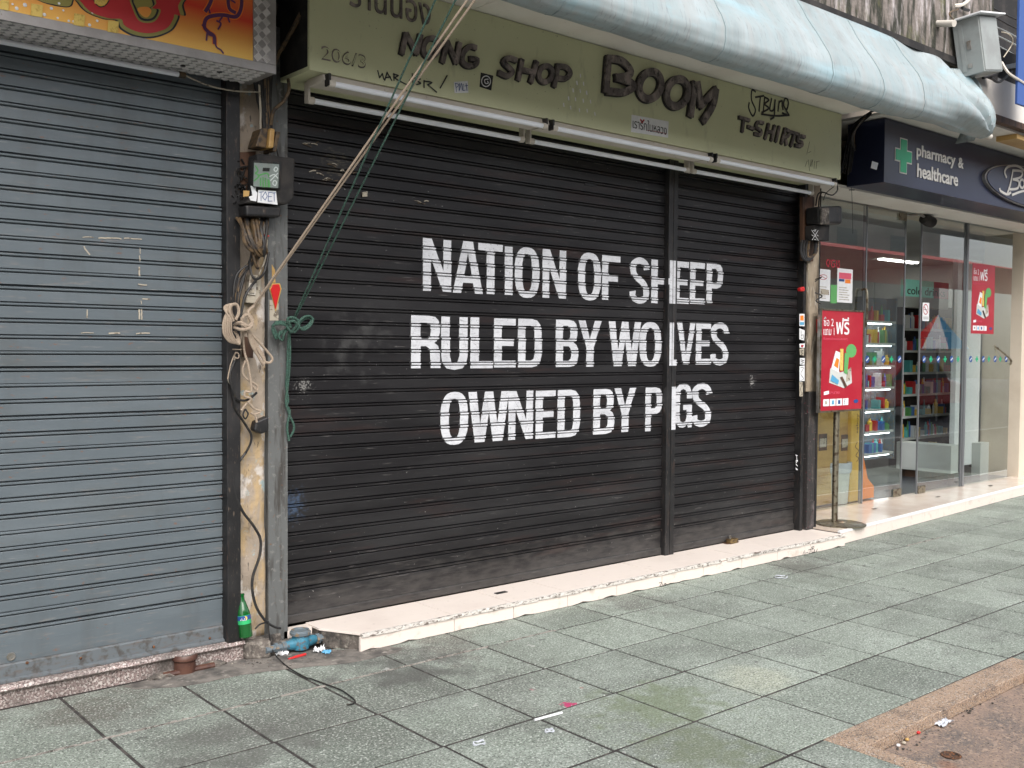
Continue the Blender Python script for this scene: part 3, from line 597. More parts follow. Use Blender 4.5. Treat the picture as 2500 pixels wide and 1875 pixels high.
bsh = thing('roller_shutter', 'black painted double roller shutter bearing the white three-line slogan', 'shutter', (2.3, .16, .09))
PB = .0703; XM0, XM1 = 2.912, 3.005
XL, XR = .098, 4.452
prB = fill_slats(bsh, XL, XM0 - .001, .205, 3.0, PB, .16, M_bsh)
fill_slats(bsh, XM1 + .001, XR, .205, 3.0, PB, .16, M_bsh)
for a, b in ((XL, XM0 - .001), (XM1 + .001, XR)):
    box('bottom_plate', M_bsh, bsh, a, b, .16, .18, .142, .2045)
    MB().prism([(a, .156, .141), (a, .152, .136), (a, .150, .100), (a, .158, .094), (a, .19, .094), (a, .19, .141)], (b - a, 0, 0)).build('bottom_bar', M_bsh, bsh)
ml = thing('shutter_mullion', 'rust edged black centre post dividing the black shutter', 'post', (2.96, .12, .088))
xm = (XM0 + XM1) / 2
box('flange', M_bfr, ml, XM0, xm - .004, .118, .2, .0895, 3.0, bevel=.003); box('flange', M_bfr, ml, xm + .004, XM1, .121, .2, .0895, 3.0, bevel=.003); box('web', M_bfr, ml, xm - .0039, xm + .0039, .135, .2, .09, 3.0)
tag(MB().box(XR + .001, XR + .035, .10, .2, .0895, 3.0).build('guide_rail', M_bfr, bevel=.003), 'black guide rail at the right end of the black shutter', 'rail')
ch = thing('guide_channel', 'grey steel channel left of the black shutter, carrying a red reflector', 'rail', (.05, .1, .05))
cx0 = F(655, 900, .085).x; cx1 = .096
box('channel', M_gch, ch, cx0, cx1, .085, .2, .03, 3.0, bevel=.003)
box('lip', M_gch, ch, cx0 - .014, cx0 - .001, .115, .2, .03, 3.0)
# white slogan, every letter cut to follow the slats
def arc(cx, cy, rx, ry, a0, a1, n=12):
    return [(cx + rx * math.cos(math.radians(a0 + (a1 - a0) * k / n)), cy + ry * math.sin(math.radians(a0 + (a1 - a0) * k / n))) for k in range(n + 1)]
s_, b_ = .31, .14
def sup(w, h, cx, cy, n=28, e=2.6):
    r = []
    for k in range(n):
        t = 2 * math.pi * k / n; c, s = math.cos(t), math.sin(t)
        r.append((cx + w / 2 * abs(c) ** (2 / e) * (1 if c > 0 else -1), cy + h / 2 * abs(s) ** (2 / e) * (1 if s > 0 else -1)))
    return r
def Sshape():
    c = [(.86, .74), (.80, .87), (.5, .935), (.2, .86), (.165, .72), (.3, .585), (.7, .43), (.835, .27), (.78, .12), (.5, .062), (.2, .12), (.135, .26)]
    P = [Vector((x, y, 0)) for x, y in c]; P = cat(P, 4); L = []; R = []
    for i in range(len(P)):
        t = (P[min(i + 1, len(P) - 1)] - P[max(i - 1, 0)]).normalized(); wx, wy = .155, .068
        nr = Vector((-t.y, t.x)); L.append((P[i].x + nr.x * wx, P[i].y + nr.y * wy * 1.05)); R.append((P[i].x - nr.x * wx, P[i].y - nr.y * wy * 1.05))
    return [L + R[::-1]]
def Gs():
    o = [p for p in arc(.5, .5, .5, .5, 38, 322, 22)]
    o = [(x, min(1, max(0, y))) for x, y in o]
    return [[(1, .66), (.98, .80), (.86, .93), (.68, .99), (.5, 1), (.3, .985), (.12, .91), (.02, .78), (0, .5), (.02, .22), (.12, .09), (.3, .015), (.5, 0), (.66, .03), (.74, .09), (.78, .0), (1, .0), (1, .53), (.5, .53), (.5, .40), (.70, .40), (.70, .25), (.64, .14), (.5, .12), (.36, .15), (.31, .26), (.31, .74), (.36, .85), (.5, .88), (.64, .85), (.69, .75), (.69, .66)]]
D_o = [(0, 0), (.58, 0), (.80, .03), (.94, .12), (1, .28), (1, .72), (.94, .88), (.80, .97), (.58, 1), (0, 1)]
D_i = [(s_, b_), (.54, b_), (.65, .17), (.69, .27), (.69, .73), (.65, .83), (.54, 1 - b_), (s_, 1 - b_)]
def stemlist(*r): return [list(q) for q in r]
GL = {
 'N': [[(0, 0), (.28, 0), (.28, .62), (.70, 0), (1, 0), (1, 1), (.72, 1), (.72, .40), (.31, 1), (0, 1)]],
 'A': [[(0, 0), (.27, 0), (.335, .2), (.665, .2), (.73, 0), (1, 0), (.66, 1), (.34, 1)], [(.37, .33), (.5, .78), (.63, .33)]],
 'T': [[(.34, 0), (.66, 0), (.66, .86), (1, .86), (1, 1), (0, 1), (0, .86), (.34, .86)]],
 'I': [[(0, 0), (1, 0), (1, 1), (0, 1)]],
 'O': [sup(1, 1, .5, .5), sup(.40, .74, .5, .5)],
 'F': [[(0, 0), (.34, 0), (.34, .42), (.86, .42), (.86, .56), (.34, .56), (.34, .86), (1, .86), (1, 1), (0, 1)]],
 'H': [[(0, 0), (.32, 0), (.32, .44), (.68, .44), (.68, 0), (1, 0), (1, 1), (.68, 1), (.68, .58), (.32, .58), (.32, 1), (0, 1)]],
 'E': [[(0, 0), (1, 0), (1, .14), (.36, .14), (.36, .44), (.90, .44), (.90, .58), (.36, .58), (.36, .86), (1, .86), (1, 1), (0, 1)]],
 'P': [[(0, 0), (.33, 0), (.33, .38), (.62, .38), (.84, .42), (.96, .50), (1, .62), (1, .78), (.95, .90), (.84, .97), (.62, 1), (0, 1)], [(.33, .52), (.56, .52), (.66, .57), (.68, .69), (.66, .82), (.56, .865), (.33, .865)]],
 'R': [[(0, 0), (.32, 0), (.32, .42), (.5, .42), (.60, .38), (.64, .28), (.66, .0), (1, 0), (.97, .32), (.91, .43), (.78, .485), (.92, .55), (.985, .68), (.985, .80), (.93, .91), (.82, .98), (.6, 1), (0, 1)], [(.32, .56), (.54, .56), (.65, .61), (.67, .71), (.65, .82), (.54, .865), (.32, .865)]],
 'U': [[(0, 1), (0, .25), (.05, .10), (.2, .01), (.5, -.02), (.8, .01), (.95, .10), (1, .25), (1, 1), (.68, 1), (.68, .25), (.62, .14), (.5, .12), (.38, .14), (.32, .25), (.32, 1)]],
 'L': [[(0, 0), (1, 0), (1, .14), (.38, .14), (.38, 1), (0, 1)]],
 'D': [D_o, D_i],
 'B': [[(0, 0), (.62, 0), (.84, .03), (.96, .11), (1, .24), (.99, .38), (.91, .47), (.78, .52), (.90, .57), (.96, .66), (.96, .80), (.90, .92), (.78, .98), (.58, 1), (0, 1)], [(.32, .13), (.56, .13), (.66, .18), (.68, .28), (.65, .39), (.55, .44), (.32, .44)], [(.32, .57), (.54, .57), (.63, .62), (.65, .72), (.62, .82), (.53, .87), (.32, .87)]],
 'Y': [[(.34, 0), (.66, 0), (.66, .42), (1, 1), (.70, 1), (.5, .60), (.30, 1), (0, 1), (.34, .42)]],
 'W': [[(.16, 0), (.40, 0), (.5, .60), (.60, 0), (.84, 0), (1, 1), (.80, 1), (.71, .36), (.60, 1), (.40, 1), (.29, .36), (.20, 1), (0, 1)]],
 'V': [[(.34, 0), (.66, 0), (1, 1), (.72, 1), (.5, .26), (.28, 1), (0, 1)]],
 'G': Gs(), 'S': Sshape()}
def ysurf(x, z):
    if XM0 <= x <= XM1: return .118 if abs(x - xm) > .004 else .135
    t = ((z - .205) % PB) ; 
    for (z0, y0), (z1, y1) in zip(prB, prB[1:] + [(PB, prB[0][1])]):
        if z0 <= t <= z1 + 1e-9: return .16 + y0 + (y1 - y0) * ((t - z0) / (z1 - z0) if z1 > z0 else 0)
    return .16
def slogan_letter(chx, xl, xr, yt, yb_, tilt=0):
    a = F(*ZS((xl + xr) / 2, yt), .157).z; b = F(*ZS((xl + xr) / 2, yb_), .157).z
    x0 = F(*ZS(xl, (yt + yb_) / 2), .157).x; x1 = F(*ZS(xr, (yt + yb_) / 2), .157).x
    loops = [[Vector((x0 + (x1 - x0) * px, 0, b + (a - b) * pz)) for px, pz in lp] for lp in GL[chx]]
    flat = [p for lp in loops for p in lp]
    tris = geometry.tessellate_polygon([[Vector((p.x, p.z, 0)) for p in lp] for lp in loops])
    bm = bmesh.new(); vs = [bm.verts.new(p) for p in flat]
    for t in tris:
        try: bm.faces.new([vs[i] for i in t])
        except ValueError: pass
    zs = []
    k0 = int((b - .205) / PB) - 1; k1 = int((a - .205) / PB) + 1
    for k in range(k0, k1 + 1):
        for z, y in prB: zs.append(.205 + k * PB + z)
    cuts = [((0, 0, z), (0, 0, 1)) for z in zs if b < z < a] + [((x, 0, 0), (1, 0, 0)) for x in (XM0, xm - .004, xm + .004, XM1) if x0 < x < x1]
    for co, no in cuts:
        bmesh.ops.bisect_plane(bm, geom=bm.verts[:] + bm.edges[:] + bm.faces[:], plane_co=co, plane_no=no, dist=1e-6)
    # lay each face on its own bit of surface
    mb = MB()
    for f in bm.faces:
        c = f.calc_center_median(); q = []
        onm = XM0 < c.x < XM1; tz = ((c.z - .205) % PB) / PB
        if not onm and (.905 < tz < .935 or .695 < tz < .712): continue
        dxs = .0022 * noise.noise(Vector((0, 3, int((c.z - .205) / PB) * 1.7))) + .0012 * noise.noise(Vector((c.x * 30, 0, c.z * 40)))
        if onm and abs(c.x - xm) < .004: continue
        for v in f.verts:
            co = v.co
            if onm: y = .1165 if c.x < xm else .1195
            else: y = ysurf(c.x, co.z * .9999 + c.z * .0001) - .0013 + SOFF.get((round(XL if c.x < XM0 else XM1 + .001, 3), int((c.z - .205) / PB)), 0)
            q.append((co.x + (0 if onm else dxs), y, co.z))
        mb.add(q, [tuple(range(len(q)))])
    bm.free()
    me = bpy.data.meshes.new('letter'); c = Vector(((x0 + x1) / 2, .157, (a + b) / 2))
    me.from_pydata([tuple(p - c) for p in mb.v], [], mb.f)
    bm = bmesh.new(); bm.from_mesh(me); bmesh.ops.remove_doubles(bm, verts=bm.verts, dist=1e-5)
    for f in bm.faces:
        f.normal_update()
        if f.normal.y > 0: f.normal_flip()
    bm.to_mesh(me); bm.free()
    me.materials.append(M_slog); link('letter', me, c, bsh)
SL = [('N', 215, 395, 88, 420), ('A', 405, 597, 102, 432), ('T', 567, 722, 118, 437), ('I', 735, 785, 135, 443), ('O', 798, 956, 140, 462), ('N', 975, 1125, 156, 463),
      ('O', 1200, 1347, 174, 478), ('F', 1353, 1470, 194, 475), ('S', 1530, 1654, 205, 496), ('H', 1666, 1793, 222, 497), ('E', 1814, 1905, 230, 498), ('E', 1912, 2006, 236, 500), ('P', 2017, 2121, 242, 500),
      ('R', 140, 328, 574, 908), ('U', 332, 500, 582, 912), ('L', 517, 660, 586, 908), ('E', 667, 805, 592, 903), ('D', 820, 971, 595, 902), ('B', 1060, 1203, 601, 900), ('Y', 1203, 1350, 606, 899),
      ('W', 1395, 1600, 613, 895), ('O', 1590, 1731, 615, 898), ('L', 1752, 1830, 620, 891), ('V', 1828, 1946, 616, 884), ('E', 1950, 2045, 620, 885), ('S', 2043, 2157, 618, 888),
      ('O', 326, 503, 1058, 1395), ('W', 502, 762, 1056, 1374), ('N', 758, 915, 1052, 1360), ('E', 931, 1058, 1050, 1353), ('D', 1070, 1213, 1045, 1345), ('B', 1297, 1432, 1040, 1326), ('Y', 1430, 1568, 1034, 1313),
      ('P', 1628, 1734, 1030, 1306), ('I', 1767, 1804, 1024, 1296), ('G', 1812, 1925, 1006, 1286), ('S', 1924, 2048, 1003, 1278)]
for q in SL: slogan_letter(*q)
for uv in ((888, 405), (1441, 451)):
    c = F(*uv, .155); box('slot', M_ink, bsh, c.x - .045, c.x + .045, .1555, .159, c.z - .007, c.z + .007)
random.seed(31)
for x_, y_, n_ in ((150, 1045, 5), (180, 1235, 4), (280, 1290, 6), (950, 1455, 3), (420, 1240, 2), (330, 1190, 2)):
    for q in range(n_):
        p0 = F(*Z2(x_ + random.uniform(-40, 60), y_ + random.uniform(-14, 14)), .156); d0 = Vector((random.uniform(.015, .05), 0, random.uniform(-.012, .012)))
        MB().ribbon([p0, p0 + d0 * .5 + Vector((0, 0, .003)), p0 + d0], random.uniform(.002, .006), .154, .0012).build('tape_scrap', M_cabb if q % 2 else M_cabw, bsh)
MB().prism([F(*Z2(*q), .15) for q in ((540, 1385), (580, 1378), (578, 1415), (545, 1418))], (0, -.003, 0)).build('tape_scrap', M_cabw, bsh)
# lock staple and padlock
pl = thing('padlock', 'tarnished brass padlock at the foot of the right half of the black shutter', 'padlock', tuple(G(1800, 1325, .092)))
pc = G(1800, 1327, .092); box('body', M_brs, pl, pc.x - .06, pc.x + .03, .09, .135, .092, .125, bevel=.004)
box('staple', M_rust, pl, pc.x - .075, pc.x + .06, .105, .15, .0915, .0955)
MB().tube(cat([(pc.x - .035, .11, .124), (pc.x - .03, .125, .14), (pc.x, .14, .14), (pc.x + .01, .14, .124)], 5), .004, 6).build('shackle', M_steel, pl, smooth=True)
tag(MB().box(*(lambda c: (c.x - .04, c.x + .04, .0, .03, .0905, .0935))(G(1225, 1448, .09))).build('metal_plate', M_dark, bevel=.001), 'small black flat scrap lying on the cream step by the shutter', 'scrap')

# ================================================================== PILLAR BETWEEN THE SHOPS
pr_ = thing('plaster_pillar', 'narrow pillar of peeling ochre plaster between the two shutters', 'pillar', (-.08, .1, 0))
NXp, NZp = 8, 90; x0p, x1p = -.167, cx0 - .015
mb = MB()
for k in range(NZp + 1):
    for i in range(NXp + 1):
        x = x0p + (x1p - x0p) * i / NXp; z = .08 + 3.0 * k / NZp
        mb.v.append(Vector((x, .10 - .012 * noise.noise(Vector((x * 15, 0, z * 6))) - (.008 if noise.noise(Vector((x * 9, 4, z * 5))) > .05 else 0), z)))
for k in range(NZp):
    for i in range(NXp):
        q = k * (NXp + 1) + i; mb.f.append((q, q + 1, q + NXp + 2, q + NXp + 1))
o = mb.build('plaster', M_plast, pr_, smooth=True); md = o.modifiers.new('thickness', 'SOLIDIFY'); md.thickness = .05; md.offset = -1

# switch plate, boxes
def qbox(name, m, parent, c4, Y, th, bevel=.003): return pquad(*[lambda x, y: (x, y)], c4, Y, th).build(name, m, parent, bevel=bevel)
I = lambda x, y: (x, y)
sp = thing('socket_plate', 'yellowed plastic switch plate on the plaster pillar above the rope coil', 'switch', tuple(F(612, 705, .08)))
pquad(Z8, [(345, 235), (438, 245), (415, 470), (312, 462)], .085, .03).build('plate', M_cabw, sp, bevel=.003)
pquad(Z8, [(355, 300), (415, 305), (405, 400), (342, 395)], .054, .008).build('frame', M_white, sp, bevel=.002)
pquad(Z8, [(365, 345), (405, 348), (400, 385), (360, 383)], .045, .005).build('rocker', M_cabw, sp, bevel=.002)
jb = thing('junction_box', 'brown wooden junction block on the pillar above the electricity meter', 'box', tuple(F(630, 330, .0)))
pquad(Z7, [(385, 400), (445, 400), (430, 560), (340, 545)], .04, .09).build('block', M_cabb, jb, bevel=.006)
pquad(Z7, [(450, 400), (490, 410), (478, 560), (435, 560)], .03, .10).build('cover', M_yb2, jb, bevel=.006)
pquad(Z7, [(500, 425), (535, 430), (500, 590), (470, 585)], .05, .10).build('side', M_cabb, jb, bevel=.004)
em = thing('electricity_meter', 'dark electricity meter with a glass window and taped white papers on the left pillar', 'meter', tuple(F(640, 430, .0)))
pquad(Z7, [(200, 580), (390, 570), (330, 1140), (198, 1150)], .09, .03).build('backboard', M_wood, em)
pquad(Z7, [(345, 600), (655, 640), (645, 970), (590, 1010), (250, 1000), (335, 900)], .06, .10).build('case', M_dark, em, bevel=.012)
pquad(Z7, [(385, 640), (610, 655), (600, 870), (380, 850)], -.04, .02).build('bezel', M_bfr, em, bevel=.006)
pquad(Z7, [(398, 655), (600, 668), (592, 860), (392, 845)], -.0605, .003).build('dial', M_grey, em)
pquad(Z7, [(470, 695), (525, 697), (522, 725), (468, 722)], -.064, .002).build('counter', M_bfr, em)
strokes(Z7, [[(410, 680), (430, 720), (410, 740), (440, 760), (400, 800)], [(430, 760), (500, 740), (520, 770)], [(450, 780), (450, 840)], [(470, 775), (472, 850)], [(490, 780), (492, 850)], [(510, 790), (512, 850)], [(520, 800), (522, 850)]], -.0636, 12, .001).build('graffiti', M_lime, em)
strokes(Z7, [['o', (575, 690), (590, 705), (575, 725), (560, 710)], [(520, 770), (560, 750), (590, 780)], ['o', (560, 800), (580, 810), (570, 840), (550, 825)], [(530, 800), (590, 740)]], -.0636, 8, .001).build('graffiti', M_paper, em)
pquad(Z7, [(372, 630), (612, 650), (605, 872), (368, 852)], -.067, .002).build('window', M_cloudy, em)
pquad(Z7, [(270, 1010), (560, 1030), (550, 1110), (275, 1100)], .05, .08).build('terminal_cover', M_bfr, em, bevel=.01)
pquad(Z7, [(432, 875), (575, 885), (588, 995), (425, 975)], -.042, .002).build('sticker', M_paper, em)
strokes(Z7, [[(440, 893), (475, 890)], [(455, 892), (455, 965)], ['o', (490, 890), (505, 925), (488, 958), (465, 930)], [(545, 895), (515, 895), (512, 965), (545, 965)], [(513, 930), (540, 928)], [(548, 900), (572, 897)], [(560, 900), (560, 968)]], -.0445, 4, .001, smooth=False).build('lettering', M_blue, em)
pquad(Z7, [(370, 842), (415, 850), (410, 880), (425, 900), (415, 968), (370, 960), (355, 930), (385, 920)], -.042, .002).build('torn_paper', M_paper, em)
pquad(Z7, [(312, 880), (360, 882), (355, 925), (310, 930)], -.042, .003).build('tape', M_yb2, em)
# torn black scraps left of the meter
mb = MB(); random.seed(5)
for k in range(60):
    u = random.uniform(250, 335); v = random.uniform(640, 1000); c = F(*Z7(u, v), .055)
    mb.tube([c, c + Vector((random.uniform(-.03, .03), random.uniform(-.03, -.0), random.uniform(-.035, .035)))], random.uniform(.002, .006), 5)
stuff(mb.build('wire_stubs', M_cab, em))
# red reflector on the channel
rr = thing('reflector', 'red pointed reflector with gold edge on the grey channel', 'reflector', tuple(F(672, 725, .08)))
pquad(Z8, [(522, 350), (545, 305), (605, 305), (618, 350), (572, 532)], .084, .004).build('trim', M_gold, rr)
pquad(Z8, [(530, 352), (550, 312), (600, 312), (610, 352), (571, 515)], .079, .005).build('lens', M_gred, rr, bevel=.0015)
tag(pquad(Z8, [(525, 440), (598, 440), (596, 605), (525, 605)], .0845, .001).build('sticker_patch', M_cabw), 'scuffed white sticker on the grey channel behind the red reflector', 'sticker')
tag(pquad(Z8, [(542, 150), (568, 195), (572, 300), (545, 300)], .0845, .001).build('sticker_patch', M_yb2), 'torn orange sticker on the grey channel above the red reflector', 'sticker')

# cable bundles
random.seed(21)
def cables(label, paths, grp=None, name='cable_bundle', base=None):
    rt = thing(name, label, 'cables', tuple(base or paths[0][0][0]), grp)
    for P, r, m in paths: MB().tube(cat(P, 7), r, 6).build('cable', m, rt, smooth=True)
    return rt
def pz(zf, pts, Y, jit=0):
    out = []
    for q in pts:
        y = q[2] if len(q) > 2 else Y
        out.append(F(*zf(q[0] + random.uniform(-jit, jit), q[1] + random.uniform(-jit, jit)), y))
    return out
L1 = []
for k in range(20):
    o = k * 9
    L1.append((pz(Z7, [(330 + o * 1.4, -640, -.05), (380 + o * .9, -330, -.04), (400 + o * .75, -60, -.0), (425 + o * .6, 150, .02), (480 + o * .3, 330, .03), (470 + o * .25, 470, .04)], 0, 14), random.choice([.006, .008, .010, .005]), random.choice([M_cab, M_cab, M_cab, M_cabb])))
L1.append((pz(Z1, [(2230, -30, -.1), (2150, 120, -.1), (2060, 290, -.06), (2010, 380, -.04), (1975, 470, .0)], 0), .009, M_cabb))
L1.append((pz(Z1, [(2300, -40, -.12), (2190, 90, -.12), (2090, 250, -.08), (2030, 360, -.04)], 0), .007, M_cabb))
L1.append((pz(Z1, [(2075, 570, -.02), (2080, 650, -.04), (2040, 730, -.03), (1970, 800, .0), (1950, 900, .02)], 0), .008, M_cabb))
L1.append((pz(Z7, [(440, 20, -.02), (447, 150, .0), (452, 280, .02), (448, 420, .03)], 0), .005, M_cabw))
L1.append((pz(Z7, [(540, 480, .02), (525, 560, .0), (530, 640, .0)], 0), .004, M_cabw))
L1.append((pz(Z7, [(550, 510, .02), (580, 540, -.01), (598, 620, .0)], 0), .004, M_cab))
cables('thick bunch of sooty cables dropping between the two shop signs', L1)
L2 = []
for k in range(15):
    o = k * 19
    L2.append((pz(Z7, [(268 + o * .9, 1095, .03), (290 + o * .8, 1200, -.02), (350 + o * .55, 1320, -.04), (430 + o * .25, 1390, -.02), (480 - o * .1, 1370, .03)], 0, 22), random.choice([.008, .007, .006]), random.choice([M_cab, M_cabb, M_cabb])))
for k in range(8):
    L2.append((pz(Z7, [(330 + k * 22, 1100, .04), (390 + k * 8, 1250, .01), (400 + k * 6, 1400, .02), (330 - k * 9, 1560, .04), (270 - k * 3, 1760, .04), (250 + k * 4, 1980, .05)], 0, 26), .005, random.choice([M_cab, M_cab, M_cabb])))
L2.append((pz(Z7, [(390, 1280, .0), (395, 1420, -.01), (430, 1510, .0), (420, 1390, .02)], 0), .007, M_cabb))
L2.append((pz(Z7, [(505, 1260, .02), (490, 1430, .02), (440, 1560, .04)], 0), .004, M_cabw))
L2.append((pz(Z7, [(360, 1450, .03), (380, 1560, .0), (420, 1600, .0), (480, 1540, .03), (520, 1380, .04)], 0), .006, M_cab))
L2.append((pz(Z7, [(440, 1200, .02), (480, 1240, -.0), (520, 1248, .0)], 0), .004, M_gred))
cables('looping brown and black cables hanging below the left electricity meter', L2)
L3 = [(pz(Z8, [(430, 260, .03), (330, 400, .02), (290, 580, .02)], 0), .006, M_cab),
      (pz(Z8, [(240, 930, .03), (200, 1050, .02), (230, 1180, .02), (260, 1240, .03), (340, 1250, .03), (420, 1190, .05)], 0), .006, M_cab),
      (pz(Z8, [(230, 940, .04), (215, 1100, .03), (235, 1240, .03), (260, 1340, .04), (330, 1450, .05), (375, 1530, .05), (370, 1600, .05), (330, 1680, .06)], 0), .006, M_cab),
      (pz(Z8, [(325, 1330, .03), (310, 1370, .02), (330, 1400, .02), (350, 1360, .02), (325, 1320, .03)], 0), .004, M_cab),
      (pz(Z8, [(250, 900, .04), (190, 1060, .04), (215, 1140, .04), (240, 1260, .04)], 0), .004, M_cabw),
      (pz(Z9, [(280, 10, .06), (230, 80, .06), (218, 140, .06)], 0), .006, M_cab)]
cables('thin black cables straggling down the middle of the plaster pillar', L3)
tag(pquad(Z8, [(375, 1420), (480, 1375), (478, 1500), (420, 1520), (360, 1490)], .07, .05).build('cable_clip_box', M_bfr, bevel=.008), 'small grey black box low on the plaster pillar under the tan rope ends', 'box')
tag(pquad(Z8, [(300, 735), (385, 745), (378, 910), (300, 900)], .08, .02).build('bracket_plate', M_wood, bevel=.003), 'rusty brown bracket plate on the pillar behind the tan rope coil', 'bracket')
tag(MB().tube(cat(pz(Z9, [(192, 180, .05), (205, 290, .05), (255, 410, .045), (330, 510, .04), (375, 600, .04), (370, 710, .04), (325, 850, .045), (322, 950, .045), (350, 1060, .04), (410, 1150, .03), (470, 1190, .02), (512, 1200, .02)], 0), 8), .0065, 6).build('black_cable', M_cab, smooth=True), 'black cable snaking down the lower pillar to the foot of the grey channel', 'cable')
gz = [(428, 1150), (434, 1230), (450, 1320)]
P = [F(*Z9(*q), .0) for q in gz] + [G(*Z9(480, 1385), .03), G(*Z9(560, 1460), .006), G(*Z9(680, 1530), .006), G(*Z9(800, 1575), .006), G(*Z9(910, 1610), .006)]
R3 = lambda x, y: (600 + x / 2.765, 1400 + y / 2.765)
P += [G(*R3(650, 790), .006), G(*R3(735, 855), .006), G(*R3(720, 880), .006), G(*R3(680, 885), .006)]
P = P[:6] + [G(*R3(440, 710), .006), G(*R3(560, 755), .006)] + P[8:]
tag(MB().tube(cat(P, 7), .0032, 6).build('black_cable', M_cab, smooth=True), 'thin black cable trailing across the pavement from the water meter', 'cable')
tag(MB().tube(cat([F(*Z9(412, 1160), .02), F(*Z9(370, 1175), .0), F(*Z9(340, 1205), .0)], 5), .004, 6).build('black_cable', M_cab, smooth=True), 'short black cable end beside the green bottle', 'cable')

# ================================================================== ROPES
tr = thing('tan_rope', 'double tan rope running up to the awning, coiled and knotted on the pillar', 'rope', tuple(F(590, 800, .02)))
k0 = F(*Z8(395, 480), .0)
for du, r in ((0, .0050), (9, .0050)):
    a = F(*Z8(400 + du * .6, 480), .0); b = F(*Z2(1300 + du * 6, 0), -1.0); d = (b - a)
    MB().tube([a, a + d * .35, a + d * .7, b, b + d * .12], r, 8).build('line', M_rope, tr, smooth=True)
def loop(pts, r, Y=0, n=6): return MB().tube(cat(pz(Z8, pts, Y), n), r, 7).build('coil', M_rope, tr, smooth=True)
for k in range(5):
    o = k * 11
    loop([(280, 640, .0), (225 - o * .3, 560, -.03), (215 - o, 500, -.05), (235 - o * .3, 472, -.055), (200 - o, 500, -.05), (155 + o * 1.2, 600, -.05 - k * .004), (150 + o * 1.5, 700, -.05), (190 + o * 1.4, 770, -.04), (240 + o * .9, 785 + o * .3, -.03), (265 + o * .3, 745, -.02), (235 + o * .3, 690, -.01)], .0046)
loop([(230, 610, -.05), (200, 530, -.055), (215, 480, -.055), (260, 480, -.05), (275, 540, -.05), (250, 600, -.05)], .0075)
loop([(240, 640, -.02), (290, 620, -.06), (350, 650, -.06), (380, 620, -.05), (340, 560, -.05), (300, 600, -.05), (330, 660, -.03)], .0075)
loop([(235, 660, -.02), (300, 680, -.06), (370, 660, -.06), (385, 600, -.04), (350, 540, -.04), (395, 490, -.01)], .0075)
loop([(250, 625, -.03), (310, 640, -.065), (345, 690, -.05), (300, 700, -.03)], .0075)
for o in (0, 12, 26): loop([(345, 690, -.02), (380, 780 + o, -.02), (430, 890, -.015), (470, 960 - o * .4, -.01), (480, 930 - o, -.01), (420, 830 - o, -.015), (360, 700, -.02)], .0058)
loop([(355, 690, -.02), (420, 760, -.02), (500, 850, -.01), (545, 910, -.01), (530, 945, -.01), (490, 940, -.01), (470, 900, -.01)], .006)
loop([(310, 690, -.01), (320, 850, .01), (350, 960, .01), (370, 1080, .01), (375, 1180, .01), (330, 1180, .02), (325, 1220, .02), (375, 1240, .02), (330, 1290, .03), (295, 1335, .03)], .0055)
loop([(330, 930, .01), (305, 1010, .02), (330, 1070, .02), (420, 1130, .02), (420, 1170, .02), (380, 1130, .02)], .005)
loop([(350, 1260, .02), (400, 1320, .02), (455, 1340, .02), (410, 1365, .02), (375, 1355, .02), (410, 1380, .02), (420, 1430, .02)], .005)
loop([(225, 840, .02), (300, 840, .02)], .003); loop([(250, 860, .02), (240, 900, .02), (270, 910, .02), (275, 880, .02), (250, 870, .02), (210, 960, .02), (185, 1080, .02)], .003)
gr = thing('green_rope', 'green cord tied in a bow on the grey channel, its end dangling', 'rope', tuple(F(705, 790, .02)))
for (sx, sy), (ex, ey), r in (((715, 600), (1070, 0), .0042), ((725, 600), (1215, 0), .0042)):
    a = F(*Z8(sx, sy), .05); b = F(*Z2(ex, ey), -1.0); d = b - a
    MB().tube([a, a + d * .4, a + d * .8, b, b + d * .1], r, 7).build('line', M_rg, gr, smooth=True)
def gl(pts, r=.0058, Y=.03): return MB().tube(cat(pz(Z8, pts, Y), 6), r, 7).build('coil', M_rg, gr, smooth=True)
for k in range(4): gl([(700, 640 + k * 6, .02), (640 - k * 6, 620 + k * 5, .03), (575 - k * 8, 620 + k * 8, .04), (548 + k * 6, 680, .045), (575 + k * 6, 750 - k * 8, .045), (600 + k * 8, 730 - k * 12, .045), (640, 690, .04), (680, 660, .02)])
gl([(690, 660, .0), (670, 600, .0), (700, 580, -.01), (750, 600, -.01), (760, 650, -.01), (730, 695, .0), (690, 690, .0), (660, 640, .0)], .007)
gl([(700, 660, .0), (680, 620, -.01), (720, 610, -.02), (745, 640, -.02), (710, 690, .0)], .007)
gl([(750, 630, .0), (800, 580, .0), (850, 570, .0), (875, 600, .0), (850, 650, .0), (800, 680, .0), (750, 650, .0)], .006)
gl([(755, 640, .01), (800, 595, .01), (850, 582, .01), (862, 605, .01), (840, 640, .01), (790, 665, .01), (745, 655, .01)], .006)
gl([(610, 690, .03), (600, 740, .03), (630, 765, .03), (640, 720, .02), (665, 680, .02)], .006)
gl([(680, 700, .03), (672, 850, .05), (668, 1000, .06), (660, 1130, .07), (675, 1260, .07), (660, 1290, .07), (690, 1380, .07), (720, 1450, .07), (718, 1500, .07), (690, 1550, .07)], .0058)
gl([(685, 700, .03), (690, 850, .05), (685, 1000, .06), (672, 1130, .07), (658, 1270, .07), (688, 1340, .07), (672, 1430, .07), (668, 1490, .07), (682, 1580, .07)], .0058)

